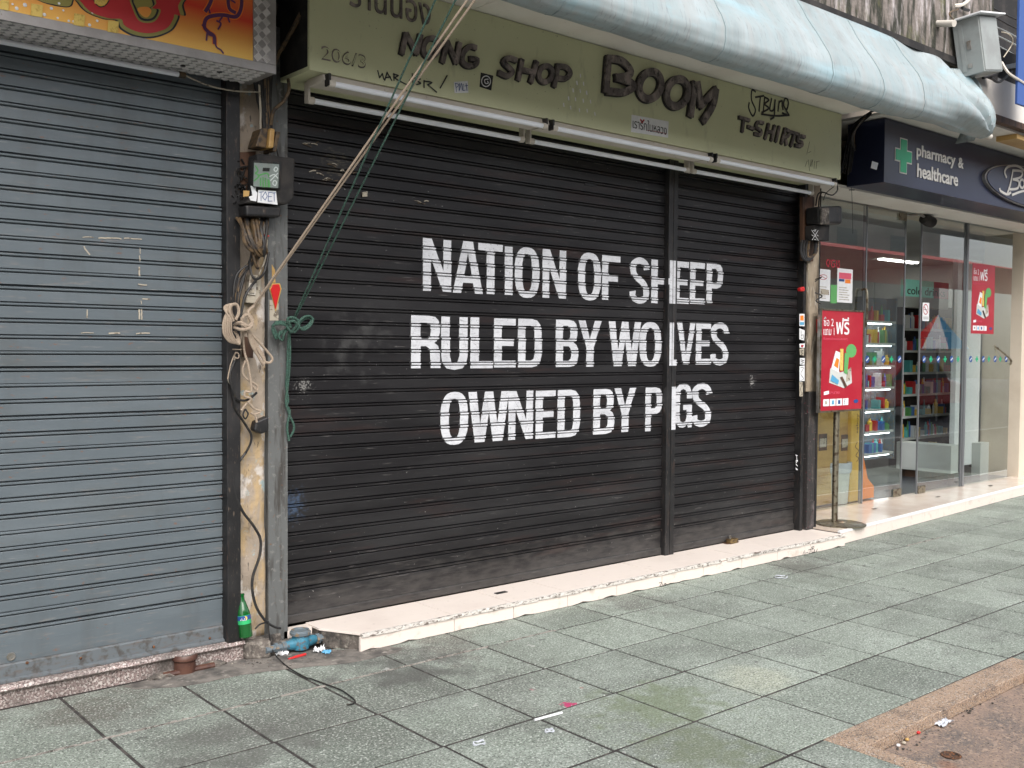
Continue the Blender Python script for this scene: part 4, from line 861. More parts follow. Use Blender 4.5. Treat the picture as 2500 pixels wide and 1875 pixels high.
# ================================================================== LEFT ORANGE SIGN
os_ = thing('shop_sign', 'orange and red shop sign in a chequer plate frame above the grey shutter', 'sign', (-1.2, -.2, 2.68))
YS = -.20; c = F(673, 180, YS); XR_ = c.x; ZB = F(673, 180, YS).z
zl = F(0, 72, YS).z; zb = (ZB + zl) / 2; zb = ZB
box('case', M_alu, os_, -4.0, XR_, YS + .004, .06, zb, zb + 1.1)
fw = .075
px1 = F(*Z1(1820, 438), YS).x; pz0 = F(*Z1(1820, 438), YS).z
box('frame', M_alu, os_, -4.0, XR_ - .0005, YS - .006, YS + .0035, zb - .003, pz0 - .001, bevel=.001)
box('frame', M_alu, os_, px1 + .001, XR_ - .001, YS - .0062, YS + .0035, pz0, zb + 1.1, bevel=.001)
box('print', M_osign, os_, -4.0, px1, YS - .001, YS + .003, pz0, zb + 1.1)
# raised tread pattern of the chequer plate
mb = MB()
def tread(o, ux, uz, w_, h_, cell=.040):
    nx = int(w_ / cell); nz = int(h_ / cell); nrm = ux.cross(uz)
    for i in range(nx):
        for j in range(nz):
            cc = o + ux * ((i + .5) * cell) + uz * ((j + .5) * cell); s = 1 if (i + j) % 2 else -1
            d = (ux + uz * s).normalized(); t = (ux - uz * s).normalized()
            for k in (-2, -1, 0, 1, 2):
                q = cc + t * (k * .0066); a = q - d * .014; b = q + d * .014; e_ = t * .0022; h = nrm * .005
                mb.add([a - e_, a + e_, b + e_, b - e_, a * .8 + b * .2 + h, b * .8 + a * .2 + h], [(0, 1, 4), (2, 3, 5), (1, 2, 5, 4), (3, 0, 4, 5)])
tread(Vector((-1.75, YS - .006, zb)), Vector((1, 0, 0)), Vector((0, 0, 1)), XR_ + 1.75, pz0 - zb)
tread(Vector((px1 + .002, YS - .006, pz0)), Vector((1, 0, 0)), Vector((0, 0, 1)), XR_ - px1, .6)
tread(Vector((-1.75, .05, zb - .0)), Vector((1, 0, 0)), Vector((0, -1, 0)), XR_ + 1.75, .24)
stuff(mb.build('tread_pattern', mat('highlight_tread', (.80, .77, .75), rough=.35, metal=.2), os_))  # bars paler than the plate: light on the relief put into colour
for uv in ((1315, 470), (1580, 515)):
    c = G(*Z1(*uv), zb - .001); MB().lathe([(.012, 0), (.012, -.004), (.006, -.005)], c, 10).build('screw', M_bfr, os_)
# bubble lettering (partly cut by the frame of view) and dragon flourish
Yp = YS - .0012
def shape(zf, outer, Y, m, holes=(), th=.001, name='emblem'):
    loops = [cat([F(*zf(*q), Y) for q in lp], 5, True) for lp in (outer,) + tuple(holes)]
    flat = [p for lp in loops for p in lp]; tr_ = geometry.tessellate_polygon([[Vector((p.x, p.z, 0)) for p in lp] for lp in loops])
    mb = MB(); n = len(flat); mb.v = [Vector((p.x, Y - th, p.z)) for p in flat] + [Vector((p.x, Y, p.z)) for p in flat]
    mb.f = [tuple(t) for t in tr_]; o = 0
    for lp in loops:
        k = len(lp); mb.f += [(o + i, o + (i + 1) % k, o + n + (i + 1) % k, o + n + i) for i in range(k)]; o += k
    return mb.build(name, m, os_)
outl = [(540, -60), (570, 20), (640, 90), (760, 135), (850, 145), (880, 200), (980, 250), (1100, 258), (1220, 215), (1270, 140), (1280, 105), (1320, 110), (1305, 40), (1310, -60), (900, -120)]
def grow(P, d):
    cx = sum(p[0] for p in P) / len(P); cy = sum(p[1] for p in P) / len(P); r = []
    for x, y in P:
        L = math.hypot(x - cx, y - cy); r.append((x + (x - cx) / L * d, y + (y - cy) / L * d))
    return r
M_blk = mat('black_print', (.02, .02, .03), rough=.4); M_olv = mat('olive_print', (.28, .25, .07), rough=.4); M_rd2 = mat('deep_red_print', (.50, .035, .04), rough=.4); M_prp = mat('purple_print', (.10, .03, .10), rough=.4)
shape(Z1, grow(outl, 18), Yp, M_blk); shape(Z1, grow(outl, 4), Yp - .0012, M_olv); shape(Z1, grow(outl, -24), Yp - .0024, M_rd2)
e1 = [(945, -20), (960, 60), (1000, 140), (1060, 160), (1120, 140), (1150, 70), (1090, 60), (1120, 20), (1060, -60)]
shape(Z1, grow(e1, 6), Yp - .0036, M_olv); shape(Z1, grow(e1, -8), Yp - .0048, M_blk); shape(Z1, grow(e1, -24), Yp - .006, M_olv); shape(Z1, [(990, 60), (1020, 110), (1060, 125), (1090, 80), (1060, 50)], Yp - .0072, M_osign)
o2 = [(690, -60), (680, 0), (720, 45), (770, 20), (790, -60)]
shape(Z1, grow(o2, 8), Yp - .0036, M_blk); shape(Z1, o2, Yp - .0048, M_yb)
l1 = [(200, -50), (300, 10), (380, 30), (450, 45), (495, 45), (515, 20), (500, -50)]
shape(Z1, grow(l1, 10), Yp, M_blk); shape(Z1, l1, Yp - .0012, M_olv)
for wd, m, yy in ((40, M_org, 0), (26, M_prp, -.0012)):
    strokes(Z1, [[(1530, -30), (1510, 30), (1480, 80)], [(1740, -20), (1735, 60), (1700, 120), (1620, 110), (1560, 110), (1490, 130), (1470, 190), (1500, 230), (1540, 260), (1545, 310)], [(1640, -20), (1650, 60), (1690, 90)]], Yp + yy, wd, .001).build('dragon_ornament', m, os_)
strokes(Z1, [[(1545, 300), (1560, 340), (1590, 360), (1607, 383)], [(1560, 150), (1590, 170), (1570, 210)], [(1600, 120), (1580, 150)], [(1480, 215), (1455, 180)], [(1490, 240), (1485, 290)], [(1530, 260), (1500, 250)], [(1510, 95), (1500, 60)], [(1690, 20), (1660, 0)], [(1640, 130), (1650, 160)]], Yp - .0024, 12, .001).build('dragon_ornament', M_prp, os_)
for i, q in enumerate(([(0, 0), (65, 5), (60, 78), (0, 65)], [(225, 25), (308, 38), (303, 125), (220, 112)], [(535, 95), (612, 110), (605, 195), (527, 178)], [(778, 148), (855, 155), (850, 240), (773, 228)], [(683, -60), (760, -45), (755, 40), (680, 25)])):
    tag(pquad(Z1, q, Yp - .006, .0015).build('paper_note', M_yel), ['square yellow note at the left end of the orange sign, cut by the frame', 'square yellow note on the orange sign, second from the left', 'square yellow note on the orange sign below the red bubble letter, third from the left', 'square yellow note on the orange sign, nearest the dragon ornament', 'square yellow note high on the red bubble letter of the orange sign'][i], 'note', 'yellow notes stuck on the orange sign')
mb = MB()
for q in ((30, 40), (90, 30), (120, 60), (180, 35), (320, 105), (370, 60), (425, 25), (455, 75), (495, 150), (415, 130), (530, 155), (645, 180), (665, 90), (720, 100), (700, 150)):
    c = F(*Z1(*q), Yp - .001); mb.lathe([(random.uniform(.004, .009), 0), (.004, .0015)], c, 9, Vector((0, -1, 0)))
stuff(mb.build('glue_spots', M_paper, os_))
tf = thing('tube_light', 'thin fluorescent batten under the front of the orange sign with a cream wire', 'lamp', tuple(F(220, 140, -.0)))
a = F(*Z1(0, 312), .0); b = F(*Z1(1285, 522), .0)
MB().tube([(a.x - 2, 0, (a.z + b.z) / 2), (b.x, 0, (a.z + b.z) / 2)], .0115, 10).build('tube', M_tube, tf, smooth=True)
MB().tube([(b.x, 0, (a.z + b.z) / 2), (b.x + .03, 0, (a.z + b.z) / 2)], .014, 10).build('end_cap', M_cabb, tf)
MB().tube(cat(pz(Z1, [(1340, 545), (1400, 575), (1500, 615), (1600, 640), (1720, 658), (1860, 662)], -.0), 5), .0035, 6).build('wire', M_cabw, tf, smooth=True)

# ================================================================== GREEN SIGN
gsn = thing('shop_sign', 'faded olive green shop sign with dark brush letters above the black shutter', 'sign', (2.25, -.2, 2.74))
GX0, GX1, GZ0, GZ1, GY = .056, 4.447, 2.741, 3.218, -.20
box('panel', M_green, gsn, GX0, GX1, GY, GY + .02, GZ0, GZ1, bevel=.001)
box('underside', M_green, gsn, GX0 + .002, GX1 - .002, GY + .0205, .2, GZ0, GZ0 + .02)
box('side', M_dark, gsn, GX0, GX0 + .02, GY + .0206, .2, GZ0 + .0205, GZ1 - .001); box('side', M_dark, gsn, GX1 - .02, GX1, GY + .0206, .2, GZ0 + .0205, GZ1 - .001)
# lintel above the black shutter under the sign
tag(MB().box(.0, 4.6, .13, .25, 2.88, 3.2).build('lintel', M_dark), 'dark lintel beam over the black shutter behind the green sign', 'beam')
def ell(cx, cy, rx, ry, n=12, tilt=0): return ['o'] + [(cx + rx * math.cos(6.2832 * k / n) + tilt * math.sin(6.2832 * k / n), cy + ry * math.sin(6.2832 * k / n)) for k in range(n)]
NONG = [[[(822, 385), (850, 250)], [(855, 250), (925, 385)], [(925, 385), (955, 260)]], [ell(1030, 345, 55, 68, tilt=-8)], [[(1115, 445), (1145, 305)], [(1148, 305), (1210, 450)], [(1212, 450), (1235, 318)]],
        [[(1350, 345), (1310, 338), (1265, 380), (1255, 440), (1290, 475), (1345, 472), (1362, 435), (1318, 425)]],
        [[(1640, 435), (1590, 420), (1555, 450), (1590, 488), (1615, 520), (1580, 550), (1525, 528)]], [[(1685, 438), (1660, 570)], [(1790, 452), (1750, 588)], [(1675, 505), (1765, 520)]], [ell(1855, 535, 48, 58, tilt=-6)], [[(1945, 475), (1918, 618)], [(1945, 478), (2005, 488), (2032, 530), (2000, 568), (1935, 562)]]]
BOOM = [[[(240, 428), (222, 655)], [(242, 425), (330, 440), (395, 505), (380, 548), (300, 562)], [(300, 562), (395, 595), (412, 635), (340, 668), (235, 660)]], [ell(540, 618, 78, 98, tilt=-12)], [ell(735, 670, 76, 98, tilt=-12)], [[(832, 828), (860, 605)], [(880, 605), (905, 760)], [(905, 760), (1010, 650)], [(1012, 655), (990, 760), (925, 868)]]]
TSH = [[[(1192, 845), (1262, 865)], [(1222, 855), (1212, 945)]], [[(1255, 912), (1292, 928)]], [[(1362, 885), (1325, 880), (1312, 915), (1345, 940), (1342, 970), (1303, 962)]], [[(1402, 895), (1378, 995)], [(1445, 908), (1422, 1008)], [(1390, 945), (1435, 955)]], [[(1478, 915), (1455, 1015)]],
       [[(1520, 930), (1495, 1030)], [(1520, 930), (1552, 950), (1535, 985), (1505, 985)], [(1520, 985), (1530, 1040)]], [[(1560, 950), (1618, 968)], [(1590, 960), (1562, 1048)]], [[(1662, 985), (1622, 980), (1612, 1010), (1642, 1028), (1635, 1052), (1595, 1045)]]]
for zf, grp, wd, th in ((Z2, NONG, 37, .016), (Z3, BOOM, 54, .022), (Z3, TSH, 23, .010)):
    for lt in grp:
        o = strokes(zf, lt, GY - .002, wd, th).build('letter', M_char, gsn)
        strokes(lambda x, y, z=zf: z(x - 6, y + 3), lt, GY - .0004, wd + 5, th * .5).build('letter', M_chsh, gsn)  # wider black copy set left and low: the letter's shadow as a shape
a = F(*Z2(450, 20), GY); b = F(*Z2(1030, 60), GY)
text('ร้านน้อง', a.x, b.x, F(*Z2(740, 118), GY).z, F(*Z2(740, -120), GY).z, GY - .001, M_char, gsn, 'lettering', .008)
a = F(*Z2(248, 400), GY); b = F(*Z2(565, 400), GY)
text('206/3', a.x, b.x, F(*Z2(400, 462), GY).z, F(*Z2(400, 362), GY).z, GY - .001, M_char, gsn, 'lettering', .003)
text('206/3', a.x + .006, b.x - .004, F(*Z2(400, 452), GY).z, F(*Z2(400, 372), GY).z, GY - .0045, M_green, gsn, 'lettering', .0008, off=-.012)
strokes(Z2, [[(655, 508), (668, 560)], [(668, 560), (688, 530)], [(688, 530), (702, 575), (722, 520)], [(722, 520), (705, 578)], [(722, 525), (755, 580)], [(712, 560), (745, 555)], [(770, 530), (770, 580)], [(765, 535), (800, 545), (780, 565), (860, 610)], [(880, 580), (920, 560)], [(900, 530), (905, 600)], [(960, 570), (930, 580), (960, 600), (930, 610)], [(985, 580), (985, 632)], [(985, 585), (1040, 595), (1010, 610)], [(1010, 610), (1075, 665)], [(1150, 545), (1100, 635)]], GY - .0005, 9.5, .001).build('graffiti', M_ink, gsn)
strokes(Z3, [[(1310, 660), (1285, 650), (1282, 720), (1310, 790), (1290, 835), (1262, 780), (1265, 740)], [(1310, 700), (1370, 690)], [(1345, 695), (1335, 800)], [(1375, 700), (1365, 810)], [(1375, 700), (1405, 720), (1375, 750), (1405, 780), (1355, 810)], [(1425, 710), (1412, 790), (1440, 790), (1450, 720)], [(1450, 720), (1445, 830)], [(1480, 730), (1470, 800)], [(1480, 735), (1500, 730), (1505, 790)], ['o', (1525, 705), (1545, 740), (1530, 790), (1510, 750)], [(1350, 822), (1450, 835), (1550, 830)], [(1440, 845), (1415, 860)], [(1530, 800), (1545, 830), (1500, 815)]], GY - .0005, 14, .001).build('graffiti', M_ink, gsn)
strokes(Z3, [[(1700, 1020), (1680, 1110)], [(1690, 1100), (1710, 1090)], [(1690, 1150), (1700, 1230)], [(1710, 1150), (1705, 1200), (1720, 1150), (1715, 1200)], [(1735, 1160), (1730, 1215)], [(1745, 1165), (1770, 1160)], [(1750, 1165), (1745, 1215)], [(1665, 1200), (1680, 1160)]], GY - .0005, 2.5, .0008).build('graffiti', M_chsh, gsn)
mb = MB()
for q in ((2115, 545), (2090, 597), (2138, 603), (2062, 650), (2113, 655), (2160, 668), (2030, 708), (2080, 715), (2135, 725), (2188, 732), (1995, 755), (2045, 775), (2108, 793), (2163, 797), (2219, 820)):
    c = F(*Z2(*q), GY - .0005); mb.ribbon([c + Vector((-.002, 0, .008)), c + Vector((.001, 0, -.008))], random.uniform(.007, .011), GY - .0003, .001)
stuff(mb.build('paint_dots', M_paper, gsn))
def sticker(label, zf, c4, m, marks=(), Y=GY - .0006):
    t = thing('sticker', label, 'sticker', tuple(F(*zf(*c4[0]), Y)), 'stickers on the green sign'); pquad(zf, c4, Y, .0008).build('paper', m, t)
    for kind, data, mm, wd in marks: strokes(zf, data, Y - .0012, wd, .0006).build('print', mm, t)
sticker('small white name-tag sticker with blue scribble under the letters NONG', Z2, [(1203, 590), (1303, 583), (1308, 668), (1207, 670)], M_paper, [('s', [[(1215, 600), (1222, 660)], [(1212, 600), (1240, 610), (1220, 630)], [(1245, 600), (1240, 655), (1258, 600), (1262, 650)], [(1270, 605), (1268, 650), (1285, 648)], [(1290, 600), (1296, 655)], [(1280, 620), (1302, 615)]], M_blue, 4)])
sticker('small black sticker with a white round emblem beside the letters SHOP', Z2, [(1397, 522), (1487, 545), (1472, 652), (1388, 625)], M_ink, [('s', [ell(1435, 585, 32, 38), [(1450, 570), (1425, 575), (1430, 600), (1450, 598), (1445, 585)]], M_paper, 7)])
sticker('white Thai sticker with a red heart under the letters BOOM', Z3, [(418, 825), (685, 875), (680, 992), (414, 950)], M_paper, [('s', [[(530, 938), (600, 948), (670, 962)]], M_red, 4), ('s', [[(482, 862), (490, 872), (494, 884), (500, 872), (508, 864)]], M_gred, 12)])
stk = bpy.data.objects[[o.name for o in bpy.data.objects if o.name.startswith('sticker') and o.get('label', '').startswith('white Thai')][0]]
# letters of the Thai sticker follow its slope
tx = text('เรารักในหลวง', F(*Z3(425, 910), GY).x, F(*Z3(670, 930), GY).x, F(*Z3(550, 948), GY).z, F(*Z3(550, 870), GY).z, GY - .0018, M_ink, stk, 'lettering', .0008)
# twin fluorescent fittings under the sign
segs = [(800, 1335), (1347, 1738), (1746, 2040)]
labs = ['left twin fluorescent fitting under the green sign, below NONG', 'middle twin fluorescent fitting under the green sign, below BOOM', 'right twin fluorescent fitting under the green sign, below the word T-SHIRTS']
for k, (ua, ub) in enumerate(segs):
    yf, yr = -.212, -.02
    zt, zr = 2.694, 2.652
    v0 = 937
    def X_at(u, Y, Z):
        # x on the line (y=Y, z=Z) seen at column u
        lo_, hi_ = -2, 9
        for _ in range(40):
            md_ = (lo_ + hi_) / 2
            if PJ((md_, Y, Z))[0] < u: lo_ = md_
            else: hi_ = md_
        return lo_
    x0, x1 = X_at(ua, yf, zt), X_at(ub, yf, zt)
    t = thing('tube_light', labs[k], 'lamp', ((x0 + x1) / 2, -.1, 2.66), 'fluorescent fittings under the green sign')
    MB().prism([(x0 - .01, -.185, GZ0 - .001), (x0 - .01, -.192, 2.714), (x0 - .01, -.17, 2.705), (x0 - .01, -.05, 2.705), (x0 - .01, -.03, GZ0 - .001)], (x1 - x0 + .02, 0, 0)).build('housing', M_white, t)
    for y, z in ((yf, zt), (yr, zr)):
        MB().tube([(x0 + .03, y, z), (x1 - .03, y, z)], .0135, 14).build('tube', M_tube, t, smooth=True)
        for xe, s in ((x0, 1), (x1, -1)):
            MB().tube([(xe + s * .004, y, z), (xe + s * .034, y, z)], .0175, 10).build('end_cap', M_white, t)
            box('socket', M_bfr if y == yf else M_white, t, min(xe, xe + s * .012), max(xe, xe + s * .012), y - .012, y + .03, z - .012, GZ0 - .002, bevel=.003)
cables('black wires curling from the right end of the fluorescent fittings', [
    (pz(Z3, [(1895, 1310, -.19), (1900, 1370, -.2), (1860, 1405, -.2), (1800, 1385, -.1), (1760, 1400, .0), (1745, 1480, .05)], 0), .005, M_cab),
    (pz(Z3, [(1880, 1340, -.19), (1820, 1390, -.1), (1800, 1440, .0)], 0), .003, M_cab), (pz(Z3, [(1790, 1380, -.05), (1770, 1430, .0), (1765, 1500, .05)], 0), .005, M_cab)])
cables('dark knot of wires in the gap right of the green sign', [
    (pz(Z3, [(2180 - k * 12, 780 + k * 9, -.3), (2060 - k * 6, 860 + k * 14, -.1), (1990 + k * 4, 930 + k * 20, .0), (1965 + k * 9, 1060, .05), (1930 + k * 12, 1250, .08)], 0, 10), random.choice([.006, .009]), random.choice([M_cab, M_cab, M_cabb])) for k in range(9)])

# ================================================================== RIGHT PILASTER
pc = thing('pilaster', 'grimy black painted pilaster covered in sticker scraps right of the black shutter', 'pillar', (4.6, .1, .09))
PX_0, PX_1 = XR + .0365, F(1996, 1000, .08).x
ztr = 1.16
box('lower_shaft', M_pil, pc, PX_0 + .03, PX_1, .08, .5, .0895, ztr, bevel=.006); box('reveal', M_pil, pc, PX_0, PX_0 + .0295, .12, .5, .0895, ztr)
box('upper_shaft', M_pilw, pc, PX_0, PX_1 - .005, .086, .5, ztr + .001, 3.2, bevel=.006)
box('edge_strip', M_bfr, pc, PX_1 - .022, PX_1 + .003, .076, .0795, .092, ztr)
for i, (q, m, lb) in enumerate((([(190, 1350), (236, 1350), (236, 1462), (190, 1460)], M_paper, 'white sticker with an orange badge, uppermost on the right pilaster'), ([(190, 1480), (238, 1500), (232, 1590), (190, 1580)], M_paper, 'round white sticker with a drawn letter on the right pilaster'), ([(190, 1620), (240, 1615), (236, 1655), (192, 1655)], M_paper, 'torn white and red sticker on the right pilaster, third from the top'))):
    t = thing('sticker', lb, 'sticker', tuple(F(*Z5(*q[0]), .084)), 'sticker scraps down the right pilaster')
    pquad(Z5, q, .0855, .001).build('paper', m, t)
    if i == 0: pquad(Z5, [(198, 1365), (228, 1365), (228, 1410), (198, 1410)], .0842, .0006).build('print', M_org, t); pquad(Z5, [(195, 1425), (232, 1425), (232, 1450), (195, 1450)], .0842, .0006).build('print', M_blu2, t)
    if i == 1: strokes(Z5, [[(205, 1500), (205, 1570)], [(205, 1545), (225, 1540), (222, 1570), (206, 1570)]], .0842, 4, .0006).build('print', M_ink, t)
    if i == 2: pquad(Z5, [(205, 1630), (230, 1630), (222, 1650), (205, 1650)], .0842, .0006).build('print', M_red, t)
for i, (q, m, lb) in enumerate((([(172, 5), (210, 0), (208, 60), (176, 55)], M_cabw, 'torn grey sticker below the coloured stickers on the right pilaster'), ([(175, 80), (215, 80), (212, 135), (176, 132)], M_paper, 'round white sticker halfway down the right pilaster'), ([(172, 145), (213, 140), (213, 265), (172, 270)], M_paper, 'tall white scribbled sticker halfway down the right pilaster'), ([(170, 275), (200, 275), (198, 390), (172, 390)], M_cabw, 'narrow ragged sticker under the tall scribbled one on the right pilaster'))):
    t = thing('sticker', lb, 'sticker', tuple(F(*Z6(*q[0]), .078)), 'sticker scraps down the right pilaster')
    pquad(Z6, q, .0795, .001).build('paper', m, t)
    strokes(Z6, [[(q[0][0] + 8, q[0][1] + 12), (q[1][0] - 8, q[1][1] + 20), (q[0][0] + 10, (q[0][1] + q[3][1]) / 2), (q[1][0] - 8, q[2][1] - 18), (q[3][0] + 8, q[3][1] - 8)]], .0782, 3.5, .0006).build('print', M_ink, t)
strokes(Z6, [[(140, 865), (155, 870)], [(148, 868), (150, 905)], [(140, 915), (156, 910), (142, 930)], [(142, 940), (155, 955)], [(140, 970), (155, 985), (142, 980)]], .099, 5, .001).build('graffiti', M_paper, pc)
em2 = thing('electricity_meter', 'small round-edged electricity meter high on the right pilaster', 'meter', tuple(F(1990, 540, .05)))
pquad(Z5, [(195, 300), (300, 300), (290, 880), (195, 870)], .084, .025).build('backboard', M_wood, em2)
pquad(Z5, [(235, 400), (445, 392), (448, 540), (430, 558), (240, 555)], .055, .13).build('case', M_bfr, em2, bevel=.02)
pquad(Z5, [(370, 400), (440, 395), (442, 545), (372, 550)], -.078, .02).build('window', M_conc, em2, bevel=.008)
pquad(Z5, [(240, 560), (380, 562), (375, 700), (240, 695)], .055, .08).build('terminal_box', M_dark, em2, bevel=.005)
strokes(Z5, [[(300, 595), (360, 690)], [(358, 600), (305, 685)], [(315, 600), (340, 592)], [(325, 610), (335, 600)], [(300, 640), (315, 650)], [(345, 640), (358, 650)], [(322, 680), (338, 684)]], -.0265, 4, .001).build('graffiti', M_paper, em2)
cables('thick cable loops hanging under the right electricity meter', [(pz(Z5, [(215 + k * 22, 690, .03), (205 + k * 20, 780, -.0), (235 + k * 12, 860 - k * 6, -.02), (290 + k * 8, 860 - k * 12, -.02), (330 + k * 6, 790, .0), (335 + k * 5, 700, .03)], 0, 4), .010, random.choice([M_cab, M_cabb])) for k in range(4)] +
       [(pz(Z5, [(655, 210, -.1), (662, 260, -.1), (668, 450, -.1), (672, 630, -.1)], 0), .002, M_cab), (pz(Z5, [(640, 235, -.1), (685, 235, -.1)], 0), .004, M_cab), (pz(Z5, [(335, 1040, .06), (390, 1020, .0), (330, 1060, .04)], 0), .004, M_cab), (pz(Z5, [(330, 1160, .06), (395, 1190, .02), (340, 1230, .04), (380, 1260, .02)], 0), .005, M_cab)])
tag(pquad(Z5, [(170, 1120), (205, 1105), (215, 1130), (205, 1150), (172, 1148)], .08, .03).build('red_lamp', M_gred, bevel=.006), 'small red lamp on the right guide rail', 'lamp')
tag(pquad(Z5, [(342, 1400), (385, 1410), (385, 1525), (345, 1520)], .07, .01).build('red_tag', M_gred), 'red charm tag hanging on the edge of the right pilaster', 'tag')

# ================================================================== PHARMACY
bsn = thing('pharmacy_sign', 'navy pharmacy sign with a green cross and pale lettering', 'sign', (7, -.2, 2.79))
BX0, BZ0, BZ1, BY = 5.055, 2.79, 3.285, -.20
box('box', M_navy, bsn, BX0, 14, BY, .12, BZ0, BZ1, bevel=.003)
YB = BY - .0006
def bb(zf, x0, y0, x1, y1, Y=YB):
    c0 = F(*zf(x0, (y0 + y1) / 2), Y); c1 = F(*zf(x1, (y0 + y1) / 2), Y); t_ = F(*zf((x0 + x1) / 2, y0), Y); b_2 = F(*zf((x0 + x1) / 2, y1), Y)
    return c0.x, c1.x, b_2.z, t_.z
# cross: from measured points
cl = F(*Z4(1125, 1405), YB)
W, T_ = .135, .047
hz_ = (F(*Z4(1125, 1245), YB).z - F(*Z4(1125, 1565), YB).z) / 2; hx_ = (F(*Z4(1203, 1420), YB).x - F(*Z4(1050, 1385), YB).x) / 2
for g, m, dy in ((.010, M_silv, 0), (0, M_grn, -.003)):
    a_, b2 = hx_ + g - .01, hz_ + g - .01; t1 = hx_ * .35 + g; t2 = hz_ * .30 + g
    MB().prism([(cl.x + sx * p, YB + dy, cl.z + sz * q) for sx, sz, p, q in ((-1, -1, t1, b2), (1, -1, t1, b2), (1, -1, t1, t2), (1, -1, a_, t2), (1, 1, a_, t2), (1, 1, t1, t2), (1, 1, t1, b2), (-1, 1, t1, b2), (-1, 1, t1, t2), (-1, 1, a_, t2), (-1, -1, a_, t2), (-1, -1, t1, t2))], (0, -.003, 0)).build('cross', m, bsn)
def fit_text(body, zf, L, R, hpx, m, parent, Y, th=.004, off=0.01, **k):
    """L,R: crop points of the baseline's ends, hpx height (crop px) of the tallest glyph measured at L; descenders included by bbox"""
    a = F(*zf(*L), Y); b = F(*zf(*R), Y); top = F(*zf(L[0], L[1] - hpx), Y).z
    z = (a.z + b.z) / 2; return text(body, a.x, b.x, z, z + (top - a.z), Y, m, parent, 'lettering', th, off, **k)
fit_text('pharmacy', Z4, (1240, 1425), (1588, 1535), 140, M_silv, bsn, YB, .006, .02)
fit_text('&', Z4, (1615, 1508), (1662, 1522), 95, M_silv, bsn, YB, .006, .02)
fit_text('healthcare', Z4, (1245, 1592), (1612, 1682), 126, M_silv, bsn, YB, .006, .02)
# oval badge
oc = F(2488, 448, YB); orx = oc.x - F(2398, 430, YB).x; ov = MB(); n = 48
ocx = F(*Z5(2320, 200), YB)
ov = MB(); vs = []
cxx, czz = F(2497, 452, YB).x + .12, F(2450, 445, YB).z - .0; RXo = cxx - F(2397, 430, YB).x; RZo = .185
for k in range(n): t = 2 * math.pi * k / n; vs.append((cxx + RXo * math.cos(t), YB, czz + RZo * math.sin(t)))
MB().prism(vs, (0, -.03, 0)).build('badge_rim', M_steel, bsn, smooth=True)
MB().prism([(cxx + (p[0] - cxx) * .975, YB - .0305, czz + (p[2] - czz) * .965) for p in vs], (0, -.008, 0)).build('badge', M_navy, bsn, bevel=.003)
YO = YB - .040
strokes(Z5, [[(2090, 260), (2055, 275), (2000, 245), (1992, 225)], [(2060, 265), (2085, 190), (2110, 60)], [(2050, 120), (2035, 70), (2070, 25), (2150, 20), (2210, 60)], [(2110, 60), (2190, 70), (2180, 120), (2110, 140)], [(2110, 140), (2160, 160), (2150, 220), (2080, 230)], ell(2190, 180, 20, 38, 10), ell(2240, 185, 20, 38, 10), [(2290, 90), (2275, 220), (2310, 215)], [(2260, 130), (2320, 130)], [(2360, 150), (2330, 170), (2350, 200), (2320, 220)], [(2100, 280), (2200, 245), (2300, 250)]], YO, 21, .004).build('lettering', M_silv, bsn)
tag(pquad(Z4, [(845, 1450), (900, 1468), (885, 1530), (832, 1512)], YB, .001).build('sticker_square', M_paper), 'small white scrawled sticker on the navy sign left of the green cross', 'sticker')

# shopfront glazing
YG = .50; ZG0, ZG1 = H + .001, 2.775
sf = thing('soffit_panel', 'beige soffit panel between the navy sign and the glass front', 'soffit', (7, .3, 2.78))
box('panel', M_soff, sf, 4.75, 9.17, .1205, .47, 2.776, 2.8); box('rail', M_steel, sf, 4.75, 9.17, .4705, .53, 2.776, 2.79)
def gx(u, v=900): return F(u, v, YG).x
panes = [('shop_window', 1990, 2109, 'fixed glass pane by the pilaster, with paper notices taped inside', 'window'), ('glass_door', 2113, 2211, 'left sliding glass door of the pharmacy', 'door'), ('glass_door', 2245, 2349, 'right sliding glass door of the pharmacy with a no-smoking sticker', 'door'), ('shop_window', 2357, 2465, 'fixed glass pane at the right end with a red poster', 'window')]
PN = []
for k, (nm, ua, ub, lb, ct) in enumerate(panes):
    xa, xb = gx(ua), gx(ub); yy = YG + (.03 if nm == 'glass_door' and k == 1 else 0)
    t = thing(nm, lb, ct, ((xa + xb) / 2, yy, ZG0)); PN.append(t)
    box('pane', M_glass, t, xa, xb, yy, yy + .008, ZG0 + .005, ZG1)
    if k < 3: box('edge', M_edge, t, xb + .0005, xb + .016, yy - .003, yy + .011, ZG0, ZG1)
    if k > 0: box('edge', M_edge, t, xa - .016, xa - .0005, yy - .003, yy + .011, ZG0, ZG1)
    if nm == 'glass_door':
        xe = xb if k == 1 else xa; s = -1 if k == 1 else 1
        box('patch_fitting', M_brass, t, min(xe, xe + s * .14), max(xe, xe + s * .14), yy - .015, yy - .0035, ZG0 + .002, ZG0 + .075, bevel=.004)
        box('patch_fitting', M_brass, t, min(xe, xe + s * .14), max(xe, xe + s * .14), yy - .015, yy - .0035, ZG1 - .075, ZG1 - .005, bevel=.004)
